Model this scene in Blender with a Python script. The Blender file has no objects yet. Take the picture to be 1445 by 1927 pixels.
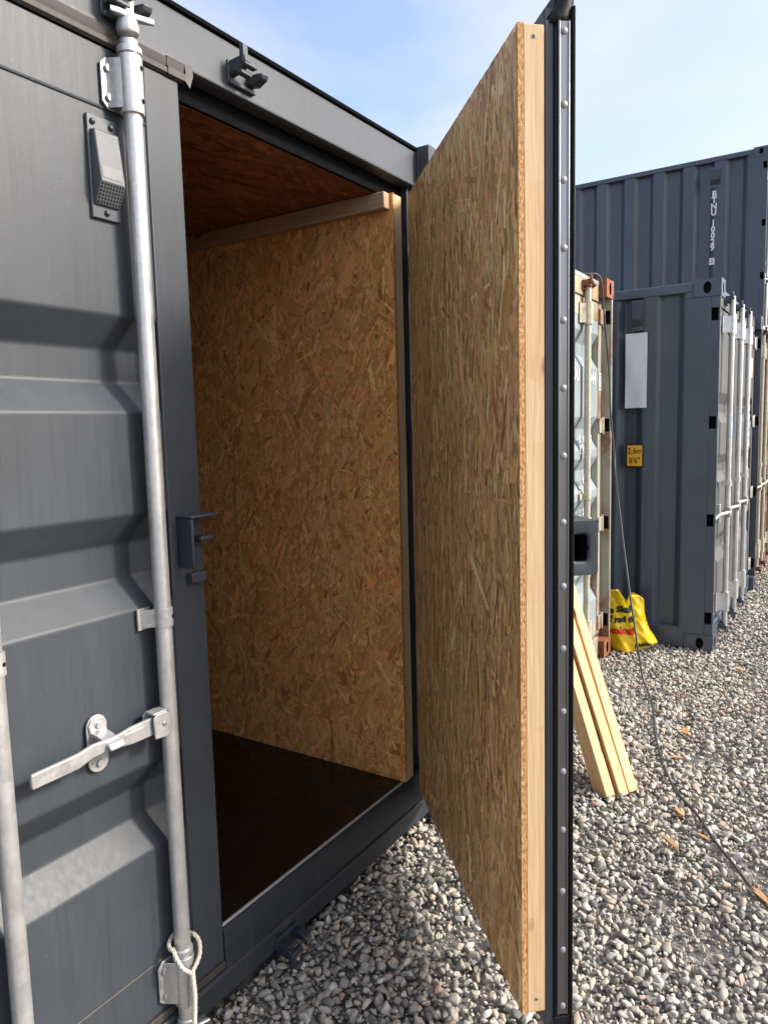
import bpy, bmesh, math, random
import numpy as np
from mathutils import Vector, Matrix
R = math.radians
rng = np.random.default_rng(7)
random.seed(7)
SC = bpy.context.scene
COL = SC.collection

# ------------------------------------------------------------------ camera
cam_d = bpy.data.cameras.new('camera')
cam = bpy.data.objects.new('camera', cam_d)
COL.objects.link(cam)
SC.camera = cam
YAW, PIT, ROL = 0.9957, 0.1115, -0.0254
_f = Vector((math.sin(YAW)*math.cos(PIT), math.cos(YAW)*math.cos(PIT), -math.sin(PIT)))
_r = Vector((math.cos(YAW), -math.sin(YAW), 0))
_u = _r.cross(_f)
_r2 = _r*math.cos(ROL) + _u*math.sin(ROL)
_u2 = -_r*math.sin(ROL) + _u*math.cos(ROL)
cam.matrix_world = Matrix(((_r2.x, _u2.x, -_f.x, -2.499), (_r2.y, _u2.y, -_f.y, -1.467), (_r2.z, _u2.z, -_f.z, 1.633), (0, 0, 0, 1)))
cam_d.sensor_fit = 'HORIZONTAL'
cam_d.sensor_width = 36
cam_d.lens = 36*1392.06/1445
cam_d.clip_start = 0.02
cam_d.clip_end = 2000

# ------------------------------------------------------------------ sky and sun
SUN_AZ, SUN_EL = R(156), R(35)          # azimuth from +Y towards +X
to_sun = Vector((math.sin(SUN_AZ)*math.cos(SUN_EL), math.cos(SUN_AZ)*math.cos(SUN_EL), math.sin(SUN_EL)))
world = bpy.data.worlds.new('World')
SC.world = world
world.use_nodes = True
wn = world.node_tree
wn.nodes.clear()
w_out = wn.nodes.new('ShaderNodeOutputWorld')
w_bg = wn.nodes.new('ShaderNodeBackground')
w_sky = wn.nodes.new('ShaderNodeTexSky')
w_sky.sky_type = 'NISHITA'
w_sky.sun_disc = False
w_sky.sun_elevation = SUN_EL
w_sky.sun_rotation = SUN_AZ
w_sky.air_density = 1.0
w_sky.dust_density = 4.5
w_sky.ozone_density = 2.5
w_tc = wn.nodes.new('ShaderNodeTexCoord')
w_map = wn.nodes.new('ShaderNodeMapping')
w_map.inputs['Scale'].default_value = (1.1, 1.1, 2.6)
w_n = wn.nodes.new('ShaderNodeTexNoise')
w_n.inputs['Scale'].default_value = 1.9
w_n.inputs['Detail'].default_value = 7
w_n.inputs['Roughness'].default_value = 0.52
w_n.inputs['Distortion'].default_value = 0.35
w_cr = wn.nodes.new('ShaderNodeValToRGB')
w_cr.color_ramp.elements[0].position = 0.38
w_cr.color_ramp.elements[0].color = (0.08, 0.08, 0.08, 1)
w_cr.color_ramp.elements[1].position = 0.64
w_cr.color_ramp.elements[1].color = (0.80, 0.80, 0.80, 1)
w_mix = wn.nodes.new('ShaderNodeMix')
w_mix.data_type = 'RGBA'
w_mix.inputs[7].default_value = (2.55, 2.6, 2.75, 1)
wn.links.new(w_tc.outputs['Generated'], w_map.inputs['Vector'])
wn.links.new(w_map.outputs['Vector'], w_n.inputs['Vector'])
wn.links.new(w_n.outputs['Fac'], w_cr.inputs['Fac'])
wn.links.new(w_cr.outputs['Color'], w_mix.inputs[0])
wn.links.new(w_sky.outputs['Color'], w_mix.inputs[6])
wn.links.new(w_mix.outputs[2], w_bg.inputs['Color'])
wn.links.new(w_bg.outputs['Background'], w_out.inputs['Surface'])
w_bg.inputs['Strength'].default_value = 0.12
sun_d = bpy.data.lights.new('sun', 'SUN')
sun_d.energy = 1.7
sun_d.angle = R(10)
sun_d.color = (1.0, 0.94, 0.85)
sun = bpy.data.objects.new('sun', sun_d)
COL.objects.link(sun)
sun.rotation_euler = to_sun.to_track_quat('Z', 'Y').to_euler()
sun.location = (8, -8, 12)
SC.view_settings.view_transform = 'Standard'
SC.view_settings.look = 'None'
SC.view_settings.gamma = 1
SC.view_settings.use_curve_mapping = False
SC.view_settings.exposure = 1.64
SC.cycles.caustics_reflective = False
SC.cycles.caustics_refractive = False

# ------------------------------------------------------------------ materials
def nt(name):
    m = bpy.data.materials.new(name)
    m.use_nodes = True
    t = m.node_tree
    b = t.nodes['Principled BSDF']
    return m, t, b
def N(t, kind, **kw):
    n = t.nodes.new('ShaderNode'+kind)
    for k, v in kw.items():
        if k in n.inputs: n.inputs[k].default_value = v
        else: setattr(n, k, v)
    return n
def L(t, a, b): t.links.new(a, b)
def ramp(t, stops, src=None, interp='LINEAR'):
    r = t.nodes.new('ShaderNodeValToRGB')
    r.color_ramp.interpolation = interp
    e = r.color_ramp.elements
    while len(e) < len(stops): e.new(0.5)
    for el, (p, c) in zip(e, stops):
        el.position = p
        el.color = (*c, 1) if len(c) == 3 else c
    if src: L(t, src, r.inputs['Fac'])
    return r
def coords(t, scale=(1, 1, 1), kind='Object'):
    tc = N(t, 'TexCoord'); mp = N(t, 'Mapping')
    mp.inputs['Scale'].default_value = scale
    L(t, tc.outputs[kind], mp.inputs['Vector'])
    return mp.outputs['Vector']
def noise(t, vec, scale, detail=3, rough=0.5, dist=0.0):
    n = N(t, 'TexNoise', Scale=scale, Detail=detail, Roughness=rough, Distortion=dist)
    L(t, vec, n.inputs['Vector'])
    return n.outputs['Fac']
def mixc(t, fac, a, b, mode='MIX'):
    m = N(t, 'Mix', data_type='RGBA', blend_type=mode)
    for s, v in ((0, fac), (6, a), (7, b)):
        if isinstance(v, (int, float)): m.inputs[s].default_value = v
        elif isinstance(v, tuple): m.inputs[s].default_value = (*v, 1)
        else: L(t, v, m.inputs[s])
    return m.outputs[2]
def bump(t, b, h, strength, dist=0.01, prev=None):
    n = N(t, 'Bump', Strength=strength, Distance=dist)
    L(t, h, n.inputs['Height'])
    if prev: L(t, prev, n.inputs['Normal'])
    L(t, n.outputs['Normal'], b.inputs['Normal'])
    return n.outputs['Normal']
def maprange(t, src, a, b, c, d):
    m = N(t, 'MapRange')
    m.inputs[1].default_value = a; m.inputs[2].default_value = b; m.inputs[3].default_value = c; m.inputs[4].default_value = d
    L(t, src, m.inputs[0])
    return m.outputs[0]

def paint(name, col, rough=0.42, rust=None, rust_lo=0.62, rust_hi=0.72, streak=0.06, specks=True, vary=0.16, rust_scale=6, spec=0.42, drips=0.0):
    m, t, b = nt(name)
    v = coords(t)
    n1 = noise(t, v, 2.2, 5, 0.6)
    c = mixc(t, maprange(t, n1, 0.3, 0.7, 0, 1), tuple(x*(1-vary) for x in col), tuple(min(1, x*(1+vary)) for x in col))
    vs = coords(t, (70, 70, 5))
    n2 = noise(t, vs, 1.0, 4, 0.6)
    c = mixc(t, maprange(t, n2, 0.45, 0.80, 0, 0.16), c, tuple(min(1, x*1.7+0.006) for x in col))
    n3 = noise(t, coords(t, (9, 9, 0.9)), 1.0, 5, 0.65)
    c = mixc(t, maprange(t, n3, 0.52, 0.75, 0, 0.14), c, tuple(min(1, x*1.5+0.02) for x in col))
    if drips:
        n4 = noise(t, coords(t, (120, 120, 3.2)), 1.0, 3, 0.55, 0.4)
        c = mixc(t, maprange(t, n4, 0.54, 0.70, 0, drips), c, tuple(x*0.45 for x in col))
    if specks:
        vo = N(t, 'TexVoronoi', Scale=75.0)
        L(t, v, vo.inputs['Vector'])
        sp = maprange(t, vo.outputs['Distance'], 0.045, 0.075, 1, 0)
        gate = maprange(t, noise(t, v, 9, 2), 0.46, 0.60, 0, 0.6)
        mm = N(t, 'Math', operation='MULTIPLY'); L(t, sp, mm.inputs[0]); L(t, gate, mm.inputs[1])
        c = mixc(t, mm.outputs[0], c, (0.32, 0.33, 0.33))
    ro = maprange(t, n2, 0.3, 0.7, rough-0.03, rough+0.05)
    if rust:
        rn = noise(t, coords(t, (1, 1, 0.45)), rust_scale, 8, 0.68, 0.6)
        rf = maprange(t, rn, rust_lo, rust_hi, 0, 1)
        rc = mixc(t, noise(t, v, 30, 4), tuple(x*0.45 for x in rust), tuple(min(1, x*1.3) for x in rust))
        c = mixc(t, rf, c, rc)
        mr = N(t, 'Mix', data_type='FLOAT'); L(t, rf, mr.inputs[0]); L(t, ro, mr.inputs[2]); mr.inputs[3].default_value = 0.85
        ro = mr.outputs[0]
    L(t, c, b.inputs['Base Color']); L(t, ro, b.inputs['Roughness'])
    b.inputs['Specular IOR Level'].default_value = spec
    nb = bump(t, b, n2, streak, 0.002)
    bump(t, b, noise(t, v, 90, 3), 0.05, 0.004, nb)
    return m
def galv(name, base=0.5, rough=0.42, metal=0.75, tint=(1, 1, 1.0), stain=None):
    m, t, b = nt(name)
    v = coords(t)
    vo = N(t, 'TexVoronoi', Scale=85.0); L(t, v, vo.inputs['Vector'])
    n = noise(t, v, 14, 6, 0.65)
    c = mixc(t, n, tuple(base*0.80*x for x in tint), tuple(min(1, base*1.18*x) for x in tint))
    vb = N(t, 'RGBToBW'); L(t, vo.outputs['Color'], vb.inputs[0]); c = mixc(t, 0.12, c, vb.outputs[0], 'OVERLAY')
    if stain:
        c = mixc(t, maprange(t, noise(t, v, 11, 6, 0.7), 0.55, 0.7, 0, 0.75), c, stain)
    L(t, c, b.inputs['Base Color'])
    b.inputs['Metallic'].default_value = metal
    L(t, maprange(t, n, 0.3, 0.7, rough-0.08, rough+0.14), b.inputs['Roughness'])
    bump(t, b, noise(t, v, 160, 3), 0.12, 0.003)
    return m
def plain(name, col, rough=0.6, metal=0.0, vary=0.15, scale=25, bmp=0.1, spec=0.5):
    m, t, b = nt(name)
    v = coords(t)
    n = noise(t, v, scale, 5, 0.6)
    L(t, mixc(t, n, tuple(x*(1-vary) for x in col), tuple(min(1, x*(1+vary)) for x in col)), b.inputs['Base Color'])
    b.inputs['Roughness'].default_value = rough
    b.inputs['Metallic'].default_value = metal
    b.inputs['Specular IOR Level'].default_value = spec
    if bmp: bump(t, b, n, bmp, 0.004)
    return m
def pine(name, light, dark, knots=True, along=2):
    """sawn softwood, grain running along the object's z axis"""
    m, t, b = nt(name)
    sc = [38.0, 38.0, 38.0]; sc[along] = 1.1
    oi = N(t, 'ObjectInfo'); tc = N(t, 'TexCoord')
    ad = N(t, 'VectorMath', operation='ADD'); ml = N(t, 'VectorMath', operation='SCALE')
    ml.inputs['Scale'].default_value = 7.0
    cx = N(t, 'CombineXYZ')
    for i in range(3): L(t, oi.outputs['Random'], cx.inputs[i])
    L(t, cx.outputs[0], ml.inputs[0]); L(t, tc.outputs['Object'], ad.inputs[0]); L(t, ml.outputs[0], ad.inputs[1])
    mp = N(t, 'Mapping'); mp.inputs['Scale'].default_value = sc; L(t, ad.outputs[0], mp.inputs['Vector'])
    g = noise(t, mp.outputs[0], 1.0, 4, 0.55, 1.2)
    w = N(t, 'Math', operation='SINE'); mu = N(t, 'Math', operation='MULTIPLY'); mu.inputs[1].default_value = 42.0
    L(t, g, mu.inputs[0]); L(t, mu.outputs[0], w.inputs[0])
    c = mixc(t, maprange(t, w.outputs[0], -0.2, 1, 0, 0.75), light, dark)
    sc2 = [220.0, 220.0, 220.0]; sc2[along] = 9
    mp2 = N(t, 'Mapping'); mp2.inputs['Scale'].default_value = sc2; L(t, ad.outputs[0], mp2.inputs['Vector'])
    fib = noise(t, mp2.outputs[0], 1.0, 3)
    c = mixc(t, maprange(t, fib, 0.3, 0.7, 0, 0.35), c, tuple(x*0.7 for x in dark))
    sz = [0.4, 0.4, 0.4]; sz[along] = 2.3
    mpz = N(t, 'Mapping'); mpz.inputs['Scale'].default_value = sz; L(t, ad.outputs[0], mpz.inputs['Vector'])
    vz = N(t, 'TexVoronoi', Scale=1.0); L(t, mpz.outputs[0], vz.inputs['Vector']); vzb = N(t, 'RGBToBW'); L(t, vz.outputs['Color'], vzb.inputs[0])
    c = mixc(t, maprange(t, vzb.outputs[0], 0.2, 0.8, 0, 0.5), c, mixc(t, 1.0, c, (0.92, 0.80, 0.68), 'MULTIPLY'))
    if knots:
        sk = [9.0, 9.0, 9.0]; sk[along] = 4.2
        mp3 = N(t, 'Mapping'); mp3.inputs['Scale'].default_value = sk; L(t, ad.outputs[0], mp3.inputs['Vector'])
        vo = N(t, 'TexVoronoi', Scale=1.0); L(t, mp3.outputs[0], vo.inputs['Vector'])
        kn = maprange(t, vo.outputs['Distance'], 0.07, 0.15, 1, 0)
        c = mixc(t, kn, c, (0.20, 0.085, 0.03))
    L(t, c, b.inputs['Base Color'])
    b.inputs['Roughness'].default_value = 0.62
    bump(t, b, fib, 0.15, 0.003)
    return m
def osb_face(name, tint, gain=1.0):
    m, t, b = nt(name)
    a = N(t, 'Attribute', attribute_name='Col')
    uv = N(t, 'UVMap', uv_map='grain')
    mp = N(t, 'Mapping'); mp.inputs['Scale'].default_value = (420, 16, 1); L(t, uv.outputs[0], mp.inputs['Vector'])
    g = noise(t, mp.outputs[0], 1.0, 4, 0.6)
    mpb = N(t, 'Mapping'); mpb.inputs['Scale'].default_value = (60, 30, 1); L(t, uv.outputs[0], mpb.inputs['Vector'])
    bl = noise(t, mpb.outputs[0], 1.0, 4, 0.7)
    c = mixc(t, 1.0, a.outputs['Color'], tint, 'MULTIPLY')
    c = mixc(t, maprange(t, g, 0.38, 0.72, 0.0, 0.5), c, mixc(t, 1.0, c, (0.60, 0.47, 0.34), 'MULTIPLY'))
    c = mixc(t, maprange(t, bl, 0.52, 0.74, 0.0, 0.4), c, mixc(t, 1.0, c, (0.68, 0.55, 0.42), 'MULTIPLY'))
    L(t, c, b.inputs['Base Color'])
    L(t, maprange(t, g, 0.3, 0.7, 0.42, 0.66), b.inputs['Roughness'])
    b.inputs['Specular IOR Level'].default_value = 0.35
    bump(t, b, g, 0.22, 0.002)
    return m
def osb_edge(name):
    m, t, b = nt(name)
    v = coords(t, (1, 1, 0.45))
    n = noise(t, v, 210, 5, 0.7)
    c = ramp(t, [(0.30, (0.10, 0.035, 0.01)), (0.46, (0.42, 0.20, 0.07)), (0.62, (0.72, 0.44, 0.19)), (0.8, (0.82, 0.58, 0.32))], n)
    L(t, c.outputs[0], b.inputs['Base Color'])
    b.inputs['Roughness'].default_value = 0.8
    bump(t, b, n, 0.6, 0.004)
    return m

M = {}
M['paint'] = paint('anthracite_paint', (0.044, 0.051, 0.061), 0.47, drips=0.22)
M['paint_side'] = paint('anthracite_paint_side', (0.054, 0.070, 0.096), 0.34, streak=0.03, spec=0.6)
M['paint_matt'] = paint('matt_anthracite_paint', (0.085, 0.088, 0.088), 0.62, streak=0.04)  # rougher and lighter than the other anthracites
M['sill'] = paint('scuffed_sill_paint', (0.030, 0.035, 0.043), 0.42, rust=(0.13, 0.13, 0.135), rust_lo=0.60, rust_hi=0.80, rust_scale=11)
M['black'] = plain('black_rubber', (0.010, 0.010, 0.012), 0.5, vary=0.3, spec=0.25)
M['matt'] = plain('matt_black_trim_and_slot_shade', (0.006, 0.006, 0.007), 0.95, vary=0.3, spec=0.05)  # black edge trim; in the hinge cut-outs it stands in for shade
M['hole_screw_black'] = plain('black_screw_and_hole_shade', (0.008, 0.008, 0.009), 0.8, spec=0.1)  # near-black for screws; in holes and slots it paints their shade
M['gasket'] = plain('grey_brown_gasket_tape', (0.055, 0.049, 0.045), 0.6, vary=0.35, scale=30)
M['galv'] = galv('galvanised_steel', 0.62, 0.36, 0.7)
M['galv2'] = galv('galvanised_dull', 0.46, 0.45, 0.5)
M['bolt'] = galv('bolt_steel', 0.30, 0.5, 0.6)
M['cast'] = plain('cast_keeper_paint', (0.045, 0.052, 0.062), 0.45)
M['alu'] = plain('aluminium_strip', (0.24, 0.24, 0.25), 0.28, 0.9, vary=0.12, scale=9, bmp=0.02)
M['rivet'] = plain('pale_rivet', (0.27, 0.27, 0.28), 0.4, 0.2)
M['pine'] = pine('pine_stud', (0.70, 0.52, 0.31), (0.60, 0.40, 0.205))
M['pine2'] = pine('pine_plank', (0.74, 0.52, 0.28), (0.62, 0.37, 0.165))
M['pine_shaded'] = pine('pine_batten', (0.50, 0.33, 0.20), (0.40, 0.24, 0.135), along=1)  # pine of the ceiling batten, darkened so the colour carries its shade
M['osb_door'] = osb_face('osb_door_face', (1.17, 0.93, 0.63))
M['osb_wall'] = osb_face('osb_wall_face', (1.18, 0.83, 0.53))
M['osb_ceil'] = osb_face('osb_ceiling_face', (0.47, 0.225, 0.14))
M['osb_edge'] = osb_edge('osb_edge')
M['floor'] = paint('dark_film_floor', (0.006, 0.0045, 0.004), 0.26, rust=(0.016, 0.012, 0.010), rust_lo=0.5, rust_hi=0.8, specks=False, rust_scale=2.5)
M['thresh'] = plain('pale_threshold_edge', (0.45, 0.44, 0.42), 0.6, vary=0.3)
M['mesh_dark'] = plain('vent_grille', (0.025, 0.028, 0.032), 0.6)
M['vent'] = plain('vent_cover', (0.10, 0.11, 0.12), 0.22, 0.0, vary=0.1)
M['sticker'] = plain('vent_sticker', (0.10, 0.105, 0.11), 0.4)
M['white'] = plain('white_lettering', (0.75, 0.75, 0.75), 0.5, vary=0.1)
M['rope'] = plain('off_white_rope', (0.62, 0.58, 0.50), 0.85, vary=0.2, scale=150)
M['c2door'] = paint('faded_blue_grey_paint', (0.25, 0.295, 0.315), 0.45, rust=(0.42, 0.20, 0.08), rust_lo=0.66, rust_hi=0.80, rust_scale=3.5)
M['c2frame'] = paint('cream_rusty_paint', (0.33, 0.32, 0.26), 0.5, rust=(0.24, 0.11, 0.05), rust_lo=0.50, rust_hi=0.64, rust_scale=5)
M['c2head'] = paint('rust_stained_header', (0.37, 0.31, 0.21), 0.5, rust=(0.30, 0.14, 0.055), rust_lo=0.42, rust_hi=0.66, rust_scale=4)
M['rust'] = paint('rusted_casting', (0.24, 0.085, 0.035), 0.75, rust=(0.12, 0.045, 0.022), rust_lo=0.5, rust_hi=0.6, specks=False)
M['c2rod'] = galv('cream_painted_rod', 0.42, 0.5, 0.1, (1, 0.95, 0.74), stain=(0.26, 0.15, 0.07))
M['brown'] = paint('red_brown_paint', (0.085, 0.037, 0.022), 0.55, rust=(0.16, 0.07, 0.03), rust_lo=0.5, rust_hi=0.62)
M['white_sheet'] = plain('white_plastic_sheet', (0.72, 0.73, 0.76), 0.4, vary=0.05, scale=12, bmp=0.3)
M['yellow'] = plain('amber_sign', (0.78, 0.42, 0.02), 0.45, vary=0.05)
M['ink'] = plain('black_ink', (0.012, 0.012, 0.012), 0.5, bmp=0)
M['bagyellow'] = plain('yellow_plastic_film', (0.80, 0.55, 0.008), 0.32, vary=0.1, scale=8, bmp=0)
M['bagred'] = plain('red_print', (0.55, 0.015, 0.012), 0.4, bmp=0)
M['cable'] = plain('black_rubber_cable', (0.035, 0.036, 0.038), 0.5, vary=0.3)
M['cream_label'] = plain('cream_paper_label', (0.70, 0.66, 0.50), 0.6, vary=0.08)
M['blue_label'] = plain('blue_label', (0.04, 0.10, 0.25), 0.4)
M['chip'] = pine('orange_wood_splinter', (0.52, 0.31, 0.15), (0.40, 0.21, 0.09), knots=False)

# ------------------------------------------------------------------ mesh helpers
class MB:
    def __init__(s): s.v = []; s.f = []; s.m = []
    def add(s, vs, fs, mi=0):
        o = len(s.v); s.v += [tuple(p) for p in vs]; s.f += [tuple(i+o for i in f) for f in fs]; s.m += [mi]*len(fs)
        return s
    def box(s, x0, x1, y0, y1, z0, z1, mi=0):
        x0, x1 = min(x0, x1), max(x0, x1); y0, y1 = min(y0, y1), max(y0, y1); z0, z1 = min(z0, z1), max(z0, z1)
        vs = [(x, y, z) for x in (x0, x1) for y in (y0, y1) for z in (z0, z1)]
        return s.add(vs, [(0, 1, 3, 2), (4, 6, 7, 5), (0, 4, 5, 1), (2, 3, 7, 6), (0, 2, 6, 4), (1, 5, 7, 3)], mi)
    def prism(s, pts, axis, a, b, mi=0):
        """2-D polygon pts extruded along axis from a to b; pts are the other two coordinates in x,y,z order"""
        n = len(pts)
        def P(p, q):
            c = list(p); c.insert('xyz'.index(axis), q); return tuple(c)
        vs = [P(p, a) for p in pts] + [P(p, b) for p in pts]
        fs = [tuple(range(n-1, -1, -1)), tuple(range(n, 2*n))] + [(i, (i+1) % n, n+(i+1) % n, n+i) for i in range(n)]
        return s.add(vs, fs, mi)
    def sheet(s, prof, axis, a, b, mi=0, n=1):
        """open profile swept along axis"""
        k = len(prof); vs = []
        for j in range(n+1):
            q = a+(b-a)*j/n
            for p in prof:
                c = list(p); c.insert('xyz'.index(axis), q); vs.append(tuple(c))
        fs = [(j*k+i, j*k+i+1, (j+1)*k+i+1, (j+1)*k+i) for j in range(n) for i in range(k-1)]
        return s.add(vs, fs, mi)
    def tube(s, path, r, n=10, caps=True, mi=0):
        path = [Vector(p) for p in path]; rs = r if isinstance(r, (list, tuple)) else [r]*len(path)
        vs = []; ref = None
        for i, p in enumerate(path):
            d = (path[min(i+1, len(path)-1)]-path[max(i-1, 0)])
            d = d.normalized() if d.length > 1e-9 else Vector((0, 0, 1))
            if ref is None: ref = d.orthogonal().normalized()
            a = (ref-d*ref.dot(d)).normalized(); ref = a; b = d.cross(a)
            for k in range(n):
                t = 2*math.pi*k/n
                vs.append(p+(a*math.cos(t)+b*math.sin(t))*rs[i])
        fs = [(i*n+k, i*n+(k+1) % n, (i+1)*n+(k+1) % n, (i+1)*n+k) for i in range(len(path)-1) for k in range(n)]
        if caps: fs += [tuple(range(n-1, -1, -1)), tuple((len(path)-1)*n+k for k in range(n))]
        return s.add(vs, fs, mi)
    def dome(s, c, nrm, r, h, n=12, rings=3, mi=0):
        c = Vector(c); d = Vector(nrm).normalized(); a = d.orthogonal().normalized(); b = d.cross(a)
        vs = []; 
        for j in range(rings+1):
            t = (math.pi/2)*j/rings*0.96
            for k in range(n):
                q = 2*math.pi*k/n
                vs.append(c+(a*math.cos(q)+b*math.sin(q))*r*math.cos(t)+d*h*math.sin(t))
        fs = [(j*n+k, j*n+(k+1) % n, (j+1)*n+(k+1) % n, (j+1)*n+k) for j in range(rings) for k in range(n)]
        fs.append(tuple(rings*n+k for k in range(n)))
        return s.add(vs, fs, mi)
    def hole_face(s, o, ux, uy, w, h, hw, hh, depth, mi=0, mh=0, n=24, power=2.0, cx=None, cy=None):
        """rectangle with an oblong hole that runs back by depth; o corner, ux/uy unit directions"""
        o, ux, uy = Vector(o), Vector(ux), Vector(uy); nn = ux.cross(uy)
        cx = w/2 if cx is None else cx; cy = h/2 if cy is None else cy
        outer = []; inner = []
        for k in range(n):
            t = 2*math.pi*(k+0.5)/n; ct, st = math.cos(t), math.sin(t)
            q = (abs(ct)**power+abs(st)**power)**(-1/power)
            inner.append((cx+hw*ct*q, cy+hh*st*q))
            dx = ((w-cx) if ct > 0 else cx)/max(abs(ct), 1e-9); dy = ((h-cy) if st > 0 else cy)/max(abs(st), 1e-9)
            q = min(dx, dy); outer.append([cx+ct*q, cy+st*q])
        for (X, Yc) in ((0, 0), (w, 0), (w, h), (0, h)):
            k = min(range(n), key=lambda i: (outer[i][0]-X)**2+(outer[i][1]-Yc)**2); outer[k] = [X, Yc]
        vs = [o+ux*a+uy*b for a, b in outer]+[o+ux*a+uy*b for a, b in inner]+[o+ux*a+uy*b-nn*depth for a, b in inner]
        s.add(vs, [(k, (k+1) % n, n+(k+1) % n, n+k) for k in range(n)], mi)
        s.add(vs, [(n+k, n+(k+1) % n, 2*n+(k+1) % n, 2*n+k) for k in range(n)]+[tuple(2*n+k for k in range(n))], mh)
        return s
    def build(s, name, mat, parent=None, bevel=0, smooth=30, loc=None, rot=None, seg=2, recalc=True):
        me = bpy.data.meshes.new(name)
        me.from_pydata(s.v, [], s.f)
        for mm in (mat if isinstance(mat, (list, tuple)) else [mat]): me.materials.append(mm)
        me.polygons.foreach_set('material_index', s.m)
        if recalc:
            bm = bmesh.new(); bm.from_mesh(me); bmesh.ops.recalc_face_normals(bm, faces=bm.faces); bm.to_mesh(me); bm.free()
        if smooth:
            me.shade_smooth(); me.set_sharp_from_angle(angle=R(smooth))
        me.update()
        o = bpy.data.objects.new(name, me)
        COL.objects.link(o)
        if parent: o.parent = parent
        if loc: o.location = loc
        if rot: o.rotation_euler = rot
        if bevel:
            md = o.modifiers.new('bevel', 'BEVEL'); md.width = bevel; md.segments = seg; md.limit_method = 'ANGLE'; md.angle_limit = R(40)
            md.use_clamp_overlap = True
        return o

def empty(name, loc=(0, 0, 0), rot=None, parent=None):
    o = bpy.data.objects.new(name, None); COL.objects.link(o)
    o.location = loc
    if rot: o.rotation_euler = rot
    if parent: o.parent = parent
    o.empty_display_size = 0.2
    return o
def tag(o, label, cat, group=None, kind=None):
    if label: o['label'] = label
    if cat: o['category'] = cat
    if group: o['group'] = group
    if kind: o['kind'] = kind
    return o
def fillet(prof, r, n=3):
    out = [prof[0]]
    for i in range(1, len(prof)-1):
        p0, p, p1 = Vector(prof[i-1]), Vector(prof[i]), Vector(prof[i+1])
        d0 = (p0-p); d1 = (p1-p); rr = min(r, d0.length*0.45, d1.length*0.45)
        a = p+d0.normalized()*rr; b = p+d1.normalized()*rr
        for k in range(n+1):
            t = k/n; q = a*(1-t)**2+p*2*t*(1-t)+b*t*t
            out.append((q.x, q.y))
    out.append(prof[-1])
    return out
def text_mesh(txt, size, mat, name='lettering', align='CENTER', bold=0.0, squeeze=1.0):
    cu = bpy.data.curves.new('t', 'FONT'); cu.body = txt; cu.size = size; cu.align_x = align; cu.align_y = 'CENTER'
    cu.offset = bold; cu.resolution_u = 3
    o = bpy.data.objects.new('t', cu); COL.objects.link(o)
    bpy.context.view_layer.update()
    me = bpy.data.meshes.new_from_object(o.evaluated_get(bpy.context.evaluated_depsgraph_get()))
    bpy.data.objects.remove(o); bpy.data.curves.remove(cu)
    me.materials.clear(); me.materials.append(mat); me.name = name
    for v in me.vertices: v.co.x *= squeeze
    return me
def place_text(txt, size, mat, parent, o, ux, uy, **kw):
    """flat printed text whose x runs along ux and y along uy, centred on o"""
    me = text_mesh(txt, size, mat, **kw)
    ux, uy = Vector(ux).normalized(), Vector(uy).normalized(); n = ux.cross(uy)
    mw = Matrix((ux, uy, n)).transposed().to_4x4(); mw.translation = Vector(o)
    me.transform(mw)
    ob = bpy.data.objects.new('lettering', me); COL.objects.link(ob); ob.parent = parent
    return ob
def copy_tree(o, parent=None):
    c = o.copy(); COL.objects.link(c); c.parent = parent
    for ch in list(o.children): copy_tree(ch, c)
    return c

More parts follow.
